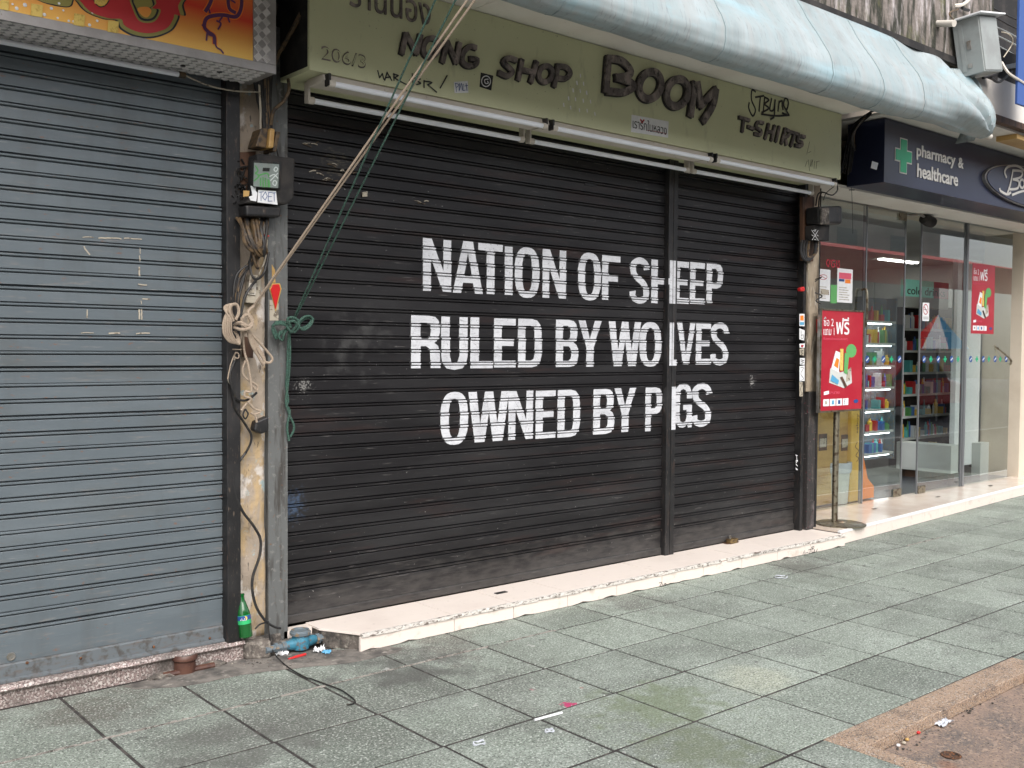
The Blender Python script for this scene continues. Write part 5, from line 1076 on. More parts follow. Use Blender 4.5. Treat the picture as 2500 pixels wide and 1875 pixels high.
# posts between fixed and door
box('mullion', M_edge, PN[3], gx(2349) + .02, gx(2357) - .02, YG - .02, YG + .03, ZG0, ZG1, bevel=.002)
h = F(*Z5(750, 1130), YG - .04)
MB().tube(cat([(gx(2100), YG - .001, h.z), (gx(2100), YG - .05, h.z - .02), (gx(2100), YG - .05, h.z - .3), (gx(2100), YG - .001, h.z - .32)], 4), .012, 8).build('handle', M_brass, PN[0], smooth=True)
MB().tube(cat([F(*Z5(1950, 1640), YG - .001), F(*Z6(1850, 60), YG - .05), F(*Z6(1885, 100), YG - .05), F(*Z6(1880, 130), YG - .001)], 5), .012, 8).build('handle', M_brass, PN[3], smooth=True)
# row of blue discs and green crosses across the glass
dz = F(*Z6(1005, 90), YG).z
YD = YG - .0015
for xs_, fn in (((745, 875, 1005), 1), ((1180, 1295, 1403), 2), ((1558, 1660, 1755, 1845), 3)):
    for q in xs_:
        xq = F(*Z6(q, 90), YG).x; MB().lathe([(.034, 0), (.034, .0012)], (xq, YD + (.03 if fn == 1 else 0), dz), 16, Vector((0, -1, 0))).build('disc_decal', M_blue, PN[fn])
        MB().ribbon([(xq - .018, 0, dz - .012), (xq + .018, 0, dz + .012)], .010, YD - .0014 + (.03 if fn == 1 else 0), .0008).build('disc_mark', M_paper, PN[fn])
for xs_, fn in (((805, 940), 1), ((1235, 1350, 1455), 2), ((1608, 1705, 1798), 3)):
    for q in xs_:
        xq = F(*Z6(q, 92), YG).x; y_ = YD + (.03 if fn == 1 else 0)
        MB().prism([(xq + a_, y_, dz + b_2) for a_, b_2 in ((-.011, -.03), (.011, -.03), (.011, -.011), (.03, -.011), (.03, .011), (.011, .011), (.011, .03), (-.011, .03), (-.011, .011), (-.03, .011), (-.03, -.011), (-.011, -.011))], (0, -.001, 0)).build('cross_decal', M_grn, PN[fn])
# no smoking sticker
ns = thing('no_smoking_sticker', 'white no-smoking sticker with a red ring on the right sliding door', 'sticker', tuple(F(*Z5(1328, 1330), YG)))
x0, x1, z0, z1 = bb(Z5, 1298, 1250, 1357, 1415, YD); rect('paper', M_paper, ns, x0, x1, z0, z1, YD)
strokes(Z5, [ell(1327, 1310, 21, 44, 14), [(1313, 1285), (1342, 1338)]], YD - .0016, 8, .0006).build('print', M_red, ns); strokes(Z5, [[(1312, 1312), (1340, 1312)], [(1305, 1380), (1350, 1380)], [(1305, 1395), (1350, 1395)]], YD - .0022, 4, .0006).build('print', M_ink, ns)

# posters
def poster(root, x0, x1, z0, z1, Y, ph=None):
    w_, h_ = x1 - x0, z1 - z0
    P = lambda a, b: (x0 + w_ * a, z0 + h_ * b)
    rect('sheet', M_red, root, x0, x1, z0, z1, Y, .002); Y2 = Y - .0022
    def tx(s, a, b, c, d, m=M_paper, off=0): q, r = P(a, b), P(c, d); return text(s, q[0], r[0], q[1], r[1], Y2, m, root, 'lettering', .001, off)
    tx('ซื้อ 2', .05, .845, .28, .935); tx('แถม 1', .05, .755, .30, .83); tx('ฟรี', .34, .765, .66, .94, off=.012); tx('ซื้อทุกอย่างแบบสบายๆ', .05, .70, .62, .735, M_pink)
    def poly(pts, m, n_='picture', k=0): return MB().prism([(P(a, b)[0], Y2 - k * .0012, P(a, b)[1]) for a, b in pts], (0, -.001, 0)).build(n_, m, root)
    poly([(.72 + .13 * math.cos(t * .524), .60 + .07 * math.sin(t * .524)) for t in range(12)], M_lime)
    poly([(.2, .28), (.55, .22), (.75, .27), (.72, .42), (.62, .40), (.45, .38), (.35, .44), (.22, .42)], M_inw)
    poly([(.24, .42), (.34, .60), (.45, .58), (.42, .38)], M_paper, k=1); poly([(.30, .45), (.36, .53), (.42, .51), (.40, .42)], M_org, k=2)
    poly([(.44, .62), (.52, .62), (.52, .40), (.44, .40)], M_yel, k=2); poly([(.55, .58), (.66, .56), (.62, .36), (.54, .38)], M_lime, k=3)
    poly([(.22, .30), (.40, .26), (.42, .30), (.26, .36)], M_blu2, k=4); poly([(.45, .33), (.50, .34), (.62, .24), (.58, .22)], M_wood, k=4); poly([(.62, .40), (.72, .43), (.70, .30), (.60, .28)], M_cabw, k=1)
    poly([(.08, .155), (.2, .165), (.2, .20), (.08, .19)], M_paper); tx('สบาย', .22, .165, .45, .19, M_pink)
    for k in range(4): poly([(.07 + k * .155, .045), (.205 + k * .155, .045), (.205 + k * .155, .115), (.07 + k * .155, .115)], M_paper)
    poly([(.11, .065), (.16, .065), (.16, .095), (.11, .095)], M_cabw, k=1); poly([(.27, .06), (.32, .06), (.32, .10), (.27, .10)], M_blu2, k=1); poly([(.42, .06), (.47, .06), (.47, .10), (.42, .10)], M_blue, k=1)
    tx('f', .565, .05, .60, .108, M_blue); poly([(.86 + .06 * math.cos(t * .524), .08 + .02 * math.sin(t * .524)) for t in range(12)], M_blue)
ps = thing('poster_stand', 'red framed sale poster on a round-based metal pole in front of the pharmacy', 'poster stand', tuple(G(2045, 1281, H)))
pbx = G(2047, 1281, H); yP = pbx.y
x0, x1 = F(1999, 880, yP).x, F(2100, 880, yP).x; z1 = F(2050, 760, yP).z; z0 = F(2050, 1000, yP).z
poster(ps, x0, x1, z0, z1, yP - .016)
box('board', M_steel, ps, x0 - .012, x1 + .012, yP - .0155, yP + .012, z0 - .014, z1 + .014, bevel=.003)
for a_ in (x0 - .012, x1 + .001): box('frame', M_brass, ps, a_, a_ + .011, yP - .024, yP - .016, z0 - .014, z1 + .014)
for a_ in (z0 - .014, z1 + .001): box('frame', M_brass, ps, x0 - .0005, x1 + .0005, yP - .0235, yP - .016, a_, a_ + .0125)
MB().lathe([(.024, 0), (.024, z0 - H - .02), (.018, z0 - H + .12)], (pbx.x, yP + .035, H + .006), 16).build('pole', M_brass, ps, smooth=True)
MB().lathe([(.195, 0), (.195, .006), (.18, .012), (.05, .018), (.04, .030), (.026, .032)], (pbx.x + .03, yP + .0, H), 40).build('base', M_brass, ps, smooth=True)
wp = thing('window_poster', 'red sale poster hung behind the right end pane of the pharmacy', 'poster', tuple(F(2400, 900, YG)))
x0, x1, z0, z1 = bb(Z5, 1742, 905, 1945, 1530, YG - .002); poster(wp, x0, x1, z0, z1, YG - .001)
for i, (q, lb) in enumerate((((358, 948, 466, 1235), 'left white paper notice taped low on the pane by the pilaster'), ((530, 945, 667, 1250), 'white paper notice with a coloured picture taped beside the green strip'))):
    t = thing('paper_notice', lb, 'notice', tuple(F(*Z5(q[0], q[1]), YG))); x0, x1, z0, z1 = bb(Z5, *q, YD); rect('paper', M_paper, t, x0, x1, z0, z1, YD)
    w_ = x1 - x0; h_ = z1 - z0
    if i: rect('print', M_pink, t, x0 + w_ * .1, x1 - w_ * .1, z1 - h_ * .3, z1 - h_ * .12, YD - .0016); rect('print', M_org, t, x0 + w_ * .5, x1 - w_ * .15, z1 - h_ * .42, z1 - h_ * .31, YD - .0016); rect('print', M_blue, t, x0 + w_ * .1, x0 + w_ * .45, z1 - h_ * .38, z1 - h_ * .31, YD - .0016)
    else: strokes(Z5, [ell(405, 1020, 34, 22), [(380, 1005), (430, 1035)]], YD - .0016, 5, .0006).build('print', M_red, t); rect('print', M_cabw, t, x0 + w_ * .2, x1 - w_ * .1, z0 + h_ * .2, z0 + h_ * .36, YD - .0016)
    mb = MB()
    for k in range(6): mb.box(x0 + w_ * .12, x1 - w_ * random.uniform(.1, .4), YD - .003, YD - .0017, z0 + h_ * (.08 + k * .07), z0 + h_ * (.10 + k * .07))
    stuff(mb.build('text_lines', M_cabw, t))
x0, x1, z0, z1 = bb(Z5, 470, 1090, 527, 1255, YD); tag(MB().box(x0, x1, YD - .0015, YD, z0, z1).build('green_strip', M_lime), 'narrow green leaflet between the two white notices on the glass', 'leaflet')
rl2 = thing('window_lettering', 'red Thai window lettering seen reversed above the white notices', 'lettering', tuple(F(*Z5(490, 900), YG)))
x0, x1, z0, z1 = bb(Z5, 430, 862, 555, 935, YD); text('ของ', x0, x1, z0, z1, YD, M_red, rl2, 'lettering', .001, .01, mirror=True)
cc = F(*Z5(1330, 500), YG - .06)
sc = thing('security_camera', 'black dome security camera on a steel arm above the sliding doors', 'camera', tuple(cc))
MB().tube(cat([cc + Vector((-.22, .1, .03)), cc + Vector((-.1, 0, .03)), cc], 4), .012, 8).build('arm', M_steel, sc, smooth=True)
MB().lathe([(.02, -.10), (.045, -.08), (.055, 0), (.05, .07), (.02, .10)], cc + Vector((.04, 0, -.01)), 14, Vector((1, -.1, -.15))).build('housing', M_dark, sc, smooth=True)

# ---- interior
it = thing('shop_interior', 'white walled pharmacy interior with dark floor seen through the glass', 'room', (7, 2, .1))
box('floor', M_infl, it, 4.72, 14, .565, 5.5, .0, H - .002)
box('back_wall', M_inw, it, 4.6, 14, 5.3, 5.5, .1, 3.2); box('left_wall', M_inw, it, 4.73, 4.8, .56, 5.3, .1, 3.2); box('right_wall', M_inw, it, 13.4, 13.5, .91, 5.3, .1, 3.2)
box('ceiling', M_inw, it, 4.8, 13.4, .81, 5.3, 2.86, 2.9)
for k, (x, y) in enumerate(((6.2, 4.7), (8.2, 4.7), (10.2, 4.7), (12.2, 3.6))):
    box('ceiling_lamp', M_lampc, it, x - .5, x + .5, y - .05, y + .05, 2.845, 2.8595)
def shelf_unit(label, x0, x1, y0, y1, z0, z1, n, m, prod=True, lamp=False, seed=1):
    random.seed(seed); t = thing('shelf_unit', label, 'shelves', ((x0 + x1) / 2, (y0 + y1) / 2, z0))
    box('back', m, t, x0, x1, y1 - .02, y1, z0, z1); box('side', m, t, x0 - .03, x0 - .001, y0, y1, z0, z1); box('side', m, t, x1 + .001, x1 + .03, y0, y1, z0, z1)
    for k in range(n):
        z = z0 + .06 + (z1 - z0 - .1) * k / n; box('shelf', M_inw, t, x0, x1, y0, y1 - .021, z, z + .025)
        if lamp: box('shelf_lamp', M_lamp, t, x0 + .05, x1 - .05, y0 + .02, y0 + .035, z - .012, z - .001)
        if prod:
            x = x0 + .01; hh = (z1 - z0 - .1) / n - .05
            while x < x1 - .06:
                w_ = random.choice((.032, .04, .05, .07)); h_ = hh * random.uniform(.45, .95); r = random.random()
                if r < .85:
                    q = MB()
                    if r < .4: q.lathe([(w_ * .42, 0), (w_ * .42, h_ * .7), (w_ * .18, h_ * .82), (w_ * .18, h_)], (x + w_ / 2, y0 + .07, z + .0255), 8)
                    else: q.box(x, x + w_ - .006, y0 + .02, y0 + .12, z + .0255, z + h_)
                    q.build('product', random.choice(M_prod), t)
                x += w_
a = F(*Z5(1130, 1290), 1.5); b = F(*Z5(1580, 1290), 1.5)
shelf_unit('open cooler shelves of bottles and cartons behind the sliding doors', a.x, b.x, 1.5, 1.63, .15, F(*Z5(1350, 1280), 1.5).z, 7, M_dark, seed=3)
cdx0, cdx1, cdz0, cdz1 = bb(Z5, 1140, 1055, 1535, 1205, 1.45)
cd = thing('aisle_sign', 'pale teal cold drinks header sign over the cooler shelves', 'sign', ((cdx0 + cdx1) / 2, 1.45, cdz0))
box('panel', M_teal, cd, cdx0, cdx0 * .35 + cdx1 * .65, 1.452, 1.5, cdz0, cdz1); box('panel', M_pink, cd, cdx0 * .35 + cdx1 * .65 + .001, cdx1, 1.452, 1.5, cdz0, cdz1)
x0, x1, z0, z1 = bb(Z5, 1165, 1115, 1505, 1185, 1.445); text('cold drinks', x0, x1, z0, z1, 1.45, M_wood, cd, 'lettering', .002, .0)
box('canopy', M_inw, cd, cdx0, cdx1, 1.45, 1.6, cdz0 - .12, cdz0 - .001)
a = F(*Z5(800, 1300), 1.35); b = F(*Z5(1060, 1300), 1.35)
shelf_unit('glass cosmetics shelves with small bright lamps behind the left door', a.x, b.x, 1.35, 1.48, .3, F(*Z5(900, 1200), 1.35).z, 7, M_mgry, prod=True, lamp=True, seed=8)
xc = F(2322, 1120, .75).x; yfar = hit(2188, 1120, 0, xc).y; z0, z1 = F(2322, 1157, .75).z, F(2322, 1089, .75).z; xd = F(2334, 1120, .75).x
cu = thing('counter', 'white display counter standing inside behind the sliding doors', 'counter', (xc, 1.1, H)); box('body', M_inw, cu, xc, xd + .12, .75, yfar, z0, z1, bevel=.004); box('plinth', M_wood, cu, xc + .05, xd + .08, .80, yfar - .05, H, z0 - .001)
x0, x1 = F(2334, 900, .9).x, F(2393, 900, .9).x
pn = thing('display_panel', 'tall white display cabinet inside by the right fixed pane', 'cabinet', ((x0 + x1) / 2, 1.1, H)); box('body', M_paper, pn, x0, x1, .9, .96, .22, 2.5, bevel=.004)
for a_ in (x0 + .08, x1 - .08): MB().lathe([(.03, 0), (.03, .03)], (a_, .93, .185), 10).build('castor', M_dark, pn); MB().lathe([(.012, 0), (.012, .07)], (a_, .93, .148), 8).build('castor_stem', M_steel, pn)
x0, x1 = F(2394, 1100, .8).x, F(2428, 1100, .8).x
tag(MB().box(x0, x1, .8, .9, H, F(2410, 1080, .8).z).build('low_cabinet', M_inw, bevel=.004), 'low white cabinet against the right end pane inside the pharmacy', 'cabinet')
# yellow promotional panels and waste bin behind the first pane
x0, x1, z0, z1 = bb(Z6, 325, 490, 585, 915, .64)
t = thing('promo_board', 'tan printed board behind the first pane with two red framed pictures', 'display board', ((x0 + x1) / 2, .66, .2)); box('board', M_yb2, t, x0 - .1, x1, .64, .67, .115, z1)
for q in ((330, 695, 398, 830), (512, 700, 577, 830)):
    a_, b_2, c_, d_ = bb(Z6, *q, .635); rect('frame', M_wood, t, a_, b_2, c_, d_, .6395); rect('picture', M_cabw, t, a_ + .015, b_2 - .015, c_ + .03, d_ - .04, .6375)
x0, x1, z0, z1 = bb(Z6, 592, 500, 668, 1245, .6)
t = thing('promo_column', 'bright yellow promotional column with curly script beside the tan board', 'display board', ((x0 + x1) / 2, .6, .11)); box('column', M_yb, t, x0, x1 + .03, .60, .72, H + .001, z1, bevel=.01)
MB().prism([(x1 + .031, .6, H + .01), (x1 + .24, .6, H + .01), (x1 + .24, .6, .22), (x1 + .13, .6, .3), (x1 + .05, .6, .5), (x1 + .031, .6, .7)], (0, .1, 0)).build('foot', M_org, t)
a_, b_2, c_, d_ = bb(Z6, 632, 530, 655, 690, .598); text('sabuy', a_, b_2, c_, d_, .599, M_wood, t, 'lettering', .001, rot=1)
strokes(Z6, [[(640, 760), (625, 800), (650, 830), (628, 870), (650, 890), (635, 920)]], .599, 6, .001).build('ornament', M_wood, t)
bx, = (F(2030, 1235, .40).x,)
bn = thing('waste_bin', 'white round waste bin with a plastic liner beside the poster stand', 'bin', (F(*Z6(440, 1300), .62).x, .62, H))
bc = F(2033, 1235, .70); hb = F(*Z6(440, 940), .60).z - H; zz_ = H + .001
MB().lathe([(.125, 0), (.128, .01), (.147, hb - .02), (.155, hb), (.14, hb), (.13, hb - .1)], (bc.x, .70, zz_), 28, cap=False).build('bin_body', M_inw, bn, smooth=True)
lp = [(.142, hb + .003), (.160, hb + .002), (.163, hb - .05), (.153, hb - .09)]
MB().lathe(lp, (bc.x, .70, zz_), 28, cap=False).build('liner', M_plastic, bn, smooth=True)
for o_ in [t_ for t_ in bn.children]: o_.location.y += .0

# ================================================================== TOP RIGHT: cabinet, pipes, wires, blue panel
def tilt_box(name, label):
    c = F(2388, 112, -.85); t = thing(name, label, 'cabinet', tuple(c + Vector((0, 0, -.2))))
    R = Matrix.Rotation(math.radians(-10), 3, 'Y') @ Matrix.Rotation(math.radians(-4), 3, 'X')
    def tb(n_, m, *d, bevel=0):
        mb = MB().box(*d); mb.v = [c + R @ p for p in mb.v]; return mb.build(n_, m, t, bevel=bevel)
    tb('body', M_grey, -.15, .14, -.09, .10, -.21, .19, bevel=.004)
    tb('door', M_grey, -.14, .13, -.097, -.0905, -.20, .18, bevel=.003)
    tb('lid', M_paper, -.20, .19, -.14, .12, .191, .203, bevel=.002)
    tb('latch', M_steel, -.158, -.1505, -.02, .01, -.03, .03, bevel=.002); tb('latch', M_steel, -.158, -.1505, -.01, .02, -.16, -.13, bevel=.002); tb('rib', M_grey, -.1545, -.1505, .03, .06, -.18, .16)
    return c, t
ccab, tcab = tilt_box('control_cabinet', 'small grey metal cabinet with a white lid hung above the awning end')
pp_ = thing('conduit', 'short white pipe stub poking from the mossy slab beside the grey cabinet', 'pipe', tuple(F(2290, 57, -.75)))
a = F(2283, 58, -.70); MB().tube([a, F(2330, 57, -.86)], .024, 12).build('pipe', M_white, pp_, smooth=True)
cables('pale loops of cable around the grey cabinet above the awning', [
    (pz(I, [(2445, 78, -.8), (2465, 85, -.85), (2472, 105, -.85), (2450, 140, -.82)], 0), .005, M_cabw), (pz(I, [(2446, 153, -.8), (2462, 178, -.9), (2490, 197, -.9), (2520, 215, -.9)], 0), .011, M_white),
    (pz(I, [(2340, 22, -.75), (2318, 32, -.8), (2328, 48, -.85)], 0), .006, M_cabb), (pz(I, [(2360, -10, -.7), (2350, 18, -.75), (2365, 25, -.75)], 0), .012, M_cab), (pz(I, [(2330, 14, -.75), (2352, 10, -.78), (2372, -8, -.8)], 0), .013, M_white),
    (pz(I, [(2400, 190, -.8), (2430, 180, -.8), (2445, 165, -.8)], 0), .012, M_cab), (pz(I, [(2420, 190, -.8), (2440, 200, -.75), (2470, 175, -.7)], 0), .01, M_cab)], base=tuple(ccab))
tag(MB().lathe([(.09, 0), (.09, 1.2)], (F(2395, 0, -.55).x, -.55, 3.7), 16).build('concrete_post', M_grey, smooth=True), 'pale grey round post rising behind the grey cabinet', 'post')
tag(MB().prism([F(2448, 170, -.7), F(2448, 160, -.7), F(2520, 145, -.7), F(2520, 160, -.7)], (0, .04, 0)).build('wall_bracket', M_grey, bevel=.002), 'pale flat bracket arm to the right of the grey cabinet', 'bracket')
cables('overhead wires sagging in the dark gap at the top right corner', [(pz(I, [(2420, 15 + k * 22, -.45), (2470, 40 + k * 22, -.42), (2560, 85 + k * 24, -.4)], 0, 3), .007, random.choice([M_cab, M_grey])) for k in range(5)])
bpn = F(2487, 128, -.9); zb_ = F(2487, 254, -.9).z
tag(MB().box(bpn.x, bpn.x + .5, -.9, -.88, zb_, zb_ + 1.2).build('blue_panel', mat('blue_sheet', (.035, .09, .30), rough=.5), bevel=.003), 'edge of a plain blue hanging panel at the top right border', 'sign')

# ================================================================== SMALL THINGS ON THE GROUND
bt = thing('bottle', 'green glass soft drink bottle with a blue label leaning on the pillar foot', 'bottle', tuple(F(601, 1557, .035)))
bz = F(601, 1556, .035); bz.z = max(bz.z, .099); tp_ = F(588.5, 1449, .06); ax = (tp_ - bz); HB = ax.length; ax.normalize()
pf = [(.0, 0), (.026, 0), (.031, .006), (.031, .10), (.0315, .115), (.029, .135), (.020, .17), (.0135, .195), (.0125, .212), (.015, .214), (.015, .224), (.0125, .226), (.0, .226)]
pf = [(r, h_ * HB / .226) for r, h_ in pf]
MB().lathe(pf, bz, 24, ax, cap=False).build('body', M_bott, bt, smooth=True)
MB().lathe([(.0318, .066), (.0318, .108)], bz, 24, ax, cap=False).build('label_band', M_botl, bt, smooth=True); MB().lathe([(.0322, .085), (.0322, .106)], bz, 24, ax, cap=False).build('label_band', M_blue, bt, smooth=True)
cd_ = (CP - bz); cd_.z = 0; cd_.normalize(); lc = bz + ax * .093 + cd_ * .0325
MB().lathe([(.011, 0), (.011, .0008)], lc + Vector((.006, 0, .004)), 12, cd_).build('label_mark', M_yel, bt)
sdv = Vector((-cd_.y, cd_.x, 0)); mb = MB()
for k, hh in enumerate((.006, .012, .005, .012, .006)):
    q = lc + sdv * (-.014 + k * .006) - Vector((0, 0, .006)) + cd_ * .0012; mb.tube([q, q + ax * hh], .0014, 5)
mb.build('lettering', M_paper, bt)
wm = thing('water_meter', 'chipped turquoise blue water meter with grey pipe stubs by the cream step', 'meter', tuple(G(733, 1590)))
wc = G(733, 1590); wc = Vector((wc.x, wc.y, 0)); zt_ = F(731, 1545, wc.y).z + .012
MB().lathe([(.030, .008), (.042, .016), (.046, .045), (.043, .065), (.037, zt_ - .022)], wc, 22).build('body', M_mblu, wm, smooth=True)
MB().lathe([(.040, zt_ - .022), (.050, zt_ - .018), (.051, zt_ - .006), (.046, zt_ - .003), (.044, zt_ + .004), (.038, zt_ + .004), (.036, zt_ - .004), (.0, zt_ - .005)], wc, 26, cap=False).build('lid_ring', M_mgry, wm, smooth=True)
pd = (F(*R3(560, 440), wc.y) - F(*R3(200, 510), wc.y)); d = Vector((1, .06, .0)).normalized()
for s in (-1, 1):
    MB().lathe([(.030, .035), (.026, .062), (.020, .085)], wc + Vector((0, 0, .043)), 14, d * s).build('inlet', M_mblu, wm, smooth=True)
    MB().lathe([(.026, .085), (.026, .105), (.018, .107), (.018, .125), (.024, .126), (.024, .14), (.017, .142), (.017, .19)], wc + Vector((0, 0, .043)), 8, d * s).build('pipe_stub', M_mgry, wm)
cp = thing('clay_pipe', 'brown glazed pipe cap standing against the granite step', 'pipe', (0, 0, 0))
pc2 = G(462, 1648); WL[cp.name] = Vector((pc2.x, pc2.y, 0)); cp.location = WL[cp.name]; zp = F(460, 1602, pc2.y).z
MB().lathe([(.048, 0), (.048, .052), (.044, .055), (.044, .06), (.056, .063), (.057, zp - .01), (.050, zp)], (pc2.x, pc2.y + .05, 0), 22, cap=False).build('pipe', M_clay, cp, smooth=True)
MB().lathe([(.049, 0), (.049, .004)], (pc2.x, pc2.y + .05, zp - .012), 22).build('plug', M_mortar, cp, smooth=True)
MB().tube([(pc2.x - .11, pc2.y + .03, .012), (pc2.x + .13, pc2.y + .03, .012)], .014, 8).build('branch_pipe', M_clay, cp, smooth=True)
for k, (u, v, lb) in enumerate(((402, 1657, 'dark crumbled cement lump left of the brown pipe cap'), (525, 1630, 'dark crumbled cement lump right of the brown pipe cap'))):
    c = G(u, v); mb = MB(); NV = 10
    bmx = bmesh.new(); bmesh.ops.create_icosphere(bmx, subdivisions=3, radius=1)
    for vv in bmx.verts:
        n_ = 1 + .35 * noise.noise(vv.co * 2 + Vector((k * 5, 0, 0))); vv.co = Vector((vv.co.x * .065 * n_, vv.co.y * .028 * n_, max(-.004, vv.co.z * .022 * n_)))
    me = bpy.data.meshes.new('rubble'); bmx.to_mesh(me); bmx.free(); me.materials.append(M_conc); o = link('rubble', me, Vector((c.x, c.y + .02, .004))); tag(o, lb, 'rubble')
def crumple(name, lb, ct, c, sx, sy, h_, m, seed=0):
    bmx = bmesh.new(); bmesh.ops.create_grid(bmx, x_segments=9, y_segments=7, size=1)
    for vv in bmx.verts:
        n_ = noise.noise(Vector((vv.co.x * 1.7 + seed, vv.co.y * 1.7, seed))); vv.co = Vector((vv.co.x * sx * (1 + .2 * n_), vv.co.y * sy * (1 - .3 * n_), .0015 + h_ * abs(noise.noise(Vector((vv.co.x * 2.3, vv.co.y * 2.3 + seed, 2))) ) * 1.6))
    me = bpy.data.meshes.new(name); bmx.to_mesh(me); bmx.free(); me.materials.append(m); o = link(name, me, Vector(c)); md = o.modifiers.new('thickness', 'SOLIDIFY'); md.thickness = .0008; return tag(o, lb, ct)
cg = G(*R3(240, 550), .004); crumple('paper_scrap', 'crumpled white tissue left of the blue water meter', 'litter', cg, .028, .022, .03, M_paper, 1)
cg = G(*R3(500, 530), .004); crumple('paper_scrap', 'folded white paper scrap right of the blue water meter', 'litter', cg, .028, .018, .03, M_paper, 4)
cg = G(*R3(545, 540), .004); crumple('plastic_scrap', 'small blue and white wrapper at the corner of the cream step', 'litter', cg, .018, .016, .018, M_blu2, 7)
a = G(*R3(288, 578), .008); b = G(*R3(405, 545), .010); tag(MB().tube([a, a.lerp(b, .5), b], [.004, .0075, .006], 8).build('lighter', M_gred, smooth=True), 'orange red plastic stick in front of the blue water meter', 'litter')
a = G(1305, 1758, .006); b = G(1372, 1740, .006); tag(MB().tube([a, b], .0052, 10).build('drinking_straw', M_paper, smooth=True), 'white straw lying on the pavement near the pink stain', 'litter')
def wrap(lb, uv, r1, seed):
    c = G(*uv, .004); mb = MB(); P = [Vector((c.x + r1 * math.cos(t) * (1 + .2 * noise.noise(Vector((t, seed, 0)))), c.y + r1 * .8 * math.sin(t), .004 + .003 * math.sin(t * 3 + seed))) for t in [k * .4 for k in range(15)]]
    mb.tube(P, [.0035 + .0015 * math.sin(k) for k in range(15)], 5); tag(mb.build('plastic_scrap', M_plastic, smooth=True), lb, 'litter')
wrap('clear plastic ring on the pavement below the straw', R3(1575, 1143), .022, 1); wrap('pale blue plastic film on a tile joint right of the clear ring', R3(2050, 1060), .018, 2)
wrap('clear plastic wrapper on the tiles in front of the pharmacy step corner', (1907, 1408), .045, 3)
c = G(*[1900 + 1470 / 3.687, 1450 + 1165 / 3.687], -.046); crumple('plastic_scrap', 'crumpled white plastic in the recess of the brown pit cover', 'litter', c, .045, .03, .02, M_plastic, 3)
pits = [((1080, 1378), M_paper, 'white pebble, largest in the recess of the brown pit cover'), ((1130, 1355), M_cabw, 'beige pebble next to the white one in the pit cover recess'), ((1160, 1325), M_yb2, 'orange pebble beside the beige one in the pit cover recess'), ((1608, 1057), M_yb2, 'tan pebble halfway along the pit cover recess'), ((1668, 1025), M_paper, 'white round pebble halfway along the pit cover recess'), ((2012, 838), M_pink, 'pink bottle cap in the far corner of the pit cover recess'), ((1968, 853), M_cabw, 'cream chip beside the pink cap in the pit cover recess'), ((1262, 1263), M_gred, 'red scrap in the pit cover recess')]
for q, m, lb in pits:
    c = G(1900 + q[0] / 3.687, 1450 + q[1] / 3.687, -.048); bmx = bmesh.new(); bmesh.ops.create_icosphere(bmx, subdivisions=2, radius=.008)
    for vv in bmx.verts: vv.co = Vector((vv.co.x * 1.25, vv.co.y, vv.co.z * .7 + .007)) * (1 + .2 * noise.noise(vv.co * 150 + Vector(c)))
    me = bpy.data.meshes.new('pebble'); bmx.to_mesh(me); bmx.free(); me.materials.append(m)
    for p_ in me.polygons: p_.use_smooth = True
    tag(link('pebble', me, c), lb, 'pebble')
for (x, y), lb in (((2135, 1242), 'leaf-like dark scrap on the polished step near the poster stand'), ((2290, 1213), 'dark stain-like leaf scrap on the polished step before the doors'), ((2418, 1186), 'brown leaf scrap on the polished step at the right')):
    c = G(x, y, H + .003); crumple('leaf', lb, 'leaf', c, .035, .012, .006, M_conc, x)
c = G(1850, 1350, .092); crumple('leaf', 'dry brown leaf stalk on the cream step right of the padlock', 'leaf', c, .035, .006, .006, M_wood, 3)

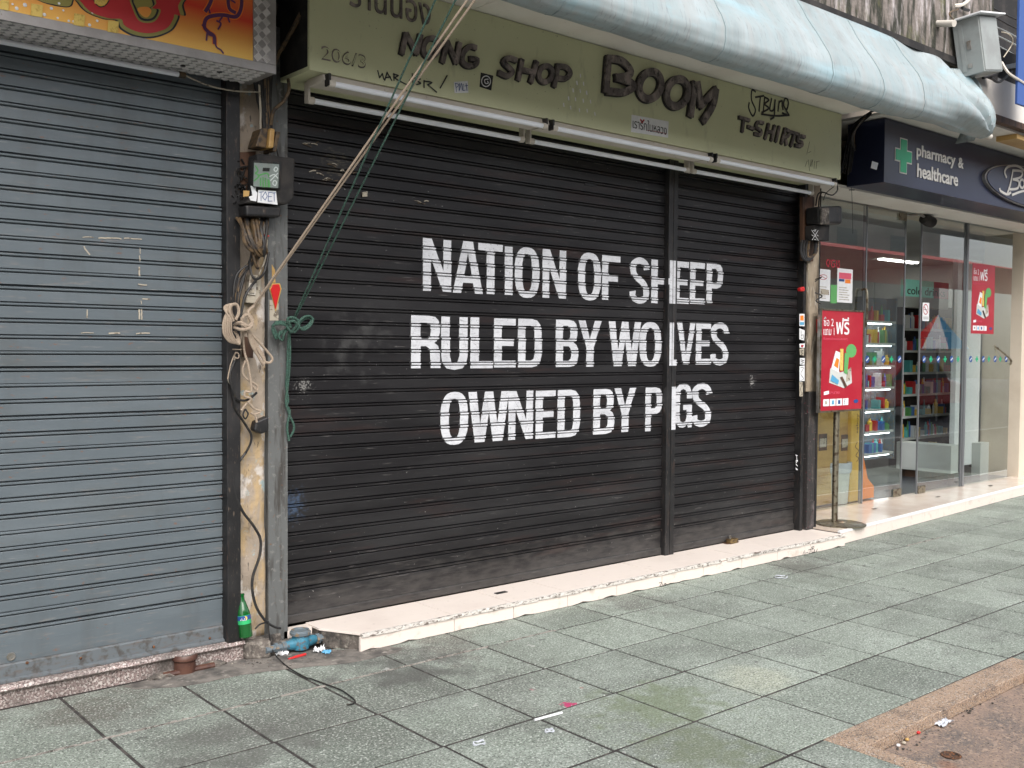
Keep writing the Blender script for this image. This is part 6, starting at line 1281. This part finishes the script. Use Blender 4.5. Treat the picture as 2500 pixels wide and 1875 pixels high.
# ================================================================== STREET BEHIND THE CAMERA (mirrored in the pharmacy glass)
ob = thing('opposite_building', 'pale shophouse row across the street, mirrored in the pharmacy glass', 'building', (14, -16, 0))
box('wall', M_bld, ob, -10, 40, -20, -16, -.15, 6.8)
for k in range(12):
    x = -8 + k * 4; box('window', M_win, ob, x, x + 1.4, -16.05, -15.99, 5.2, 6.2); box('shop_opening', M_mgry, ob, x, x + 1.9, -16.05, -15.98, .0, 2.6)
rc = thing('market_canopy', 'red street canopy across the road, mirrored in the pharmacy glass', 'canopy', (22, -9, 3.2))
MB().prism([(14, -11.0, 4.6), (14, -8.0, 3.95), (14, -8.0, 3.2), (14, -8.03, 3.2), (14, -8.03, 3.9), (14, -11.0, 4.55)], (17, 0, 0)).build('cloth', M_redawn, rc)
for x in (14.1, 20, 26, 30.9):
    for y in (-8.1, -10.9): MB().tube([(x, y, -.14), (x, y, 3.9)], .03, 8).build('pole', M_grey, rc)
car = thing('parked_car', 'red car parked on the road, mirrored in the pharmacy glass', 'car', (20.3, -7.2, -.14))
body = [(-2.1, .35), (-2.15, .6), (-2.0, .85), (-1.3, .95), (-.7, 1.4), (.75, 1.42), (1.35, .98), (2.0, .88), (2.15, .6), (2.1, .35)]
mb = MB().prism([(20.3 + x, -8.0, z - .14) for x, z in body], (0, 1.6, 0)); mb.build('body', M_car, car, bevel=.08)
mb = MB().prism([(20.3 + x, -8.02, z - .14) for x, z in [(-1.2, .97), (-.65, 1.34), (.7, 1.36), (1.2, 1.0)]], (0, 1.64, 0)); mb.build('window', M_win, car)
for x in (-1.35, 1.35):
    for y in (-7.98, -6.62): MB().lathe([(.32, -.1), (.32, .1)], (20.3 + x, y + .0, .18), 20, Vector((0, 1, 0))).build('wheel', M_tyre, car)
pa = thing('parasol', 'striped street parasol across the road, mirrored in the pharmacy glass', 'parasol', (20.6, -6.2, -.14))
MB().tube([(20.6, -6.2, -.14), (20.6, -6.2, 2.2)], .025, 8).build('pole', M_grey, pa)
for k in range(8):
    a0, a1 = k * .7854, (k + 1) * .7854; mb = MB().add([(20.6, -6.2, 2.35), (20.6 + .75 * math.cos(a0), -6.2 + .75 * math.sin(a0), 1.55), (20.6 + .75 * math.cos(a1), -6.2 + .75 * math.sin(a1), 1.55), (20.6, -6.2, 2.33)], [(0, 1, 2), (3, 2, 1)])
    mb.build('panel', [M_gred, M_yb, M_blu2, M_paper][k % 4], pa)
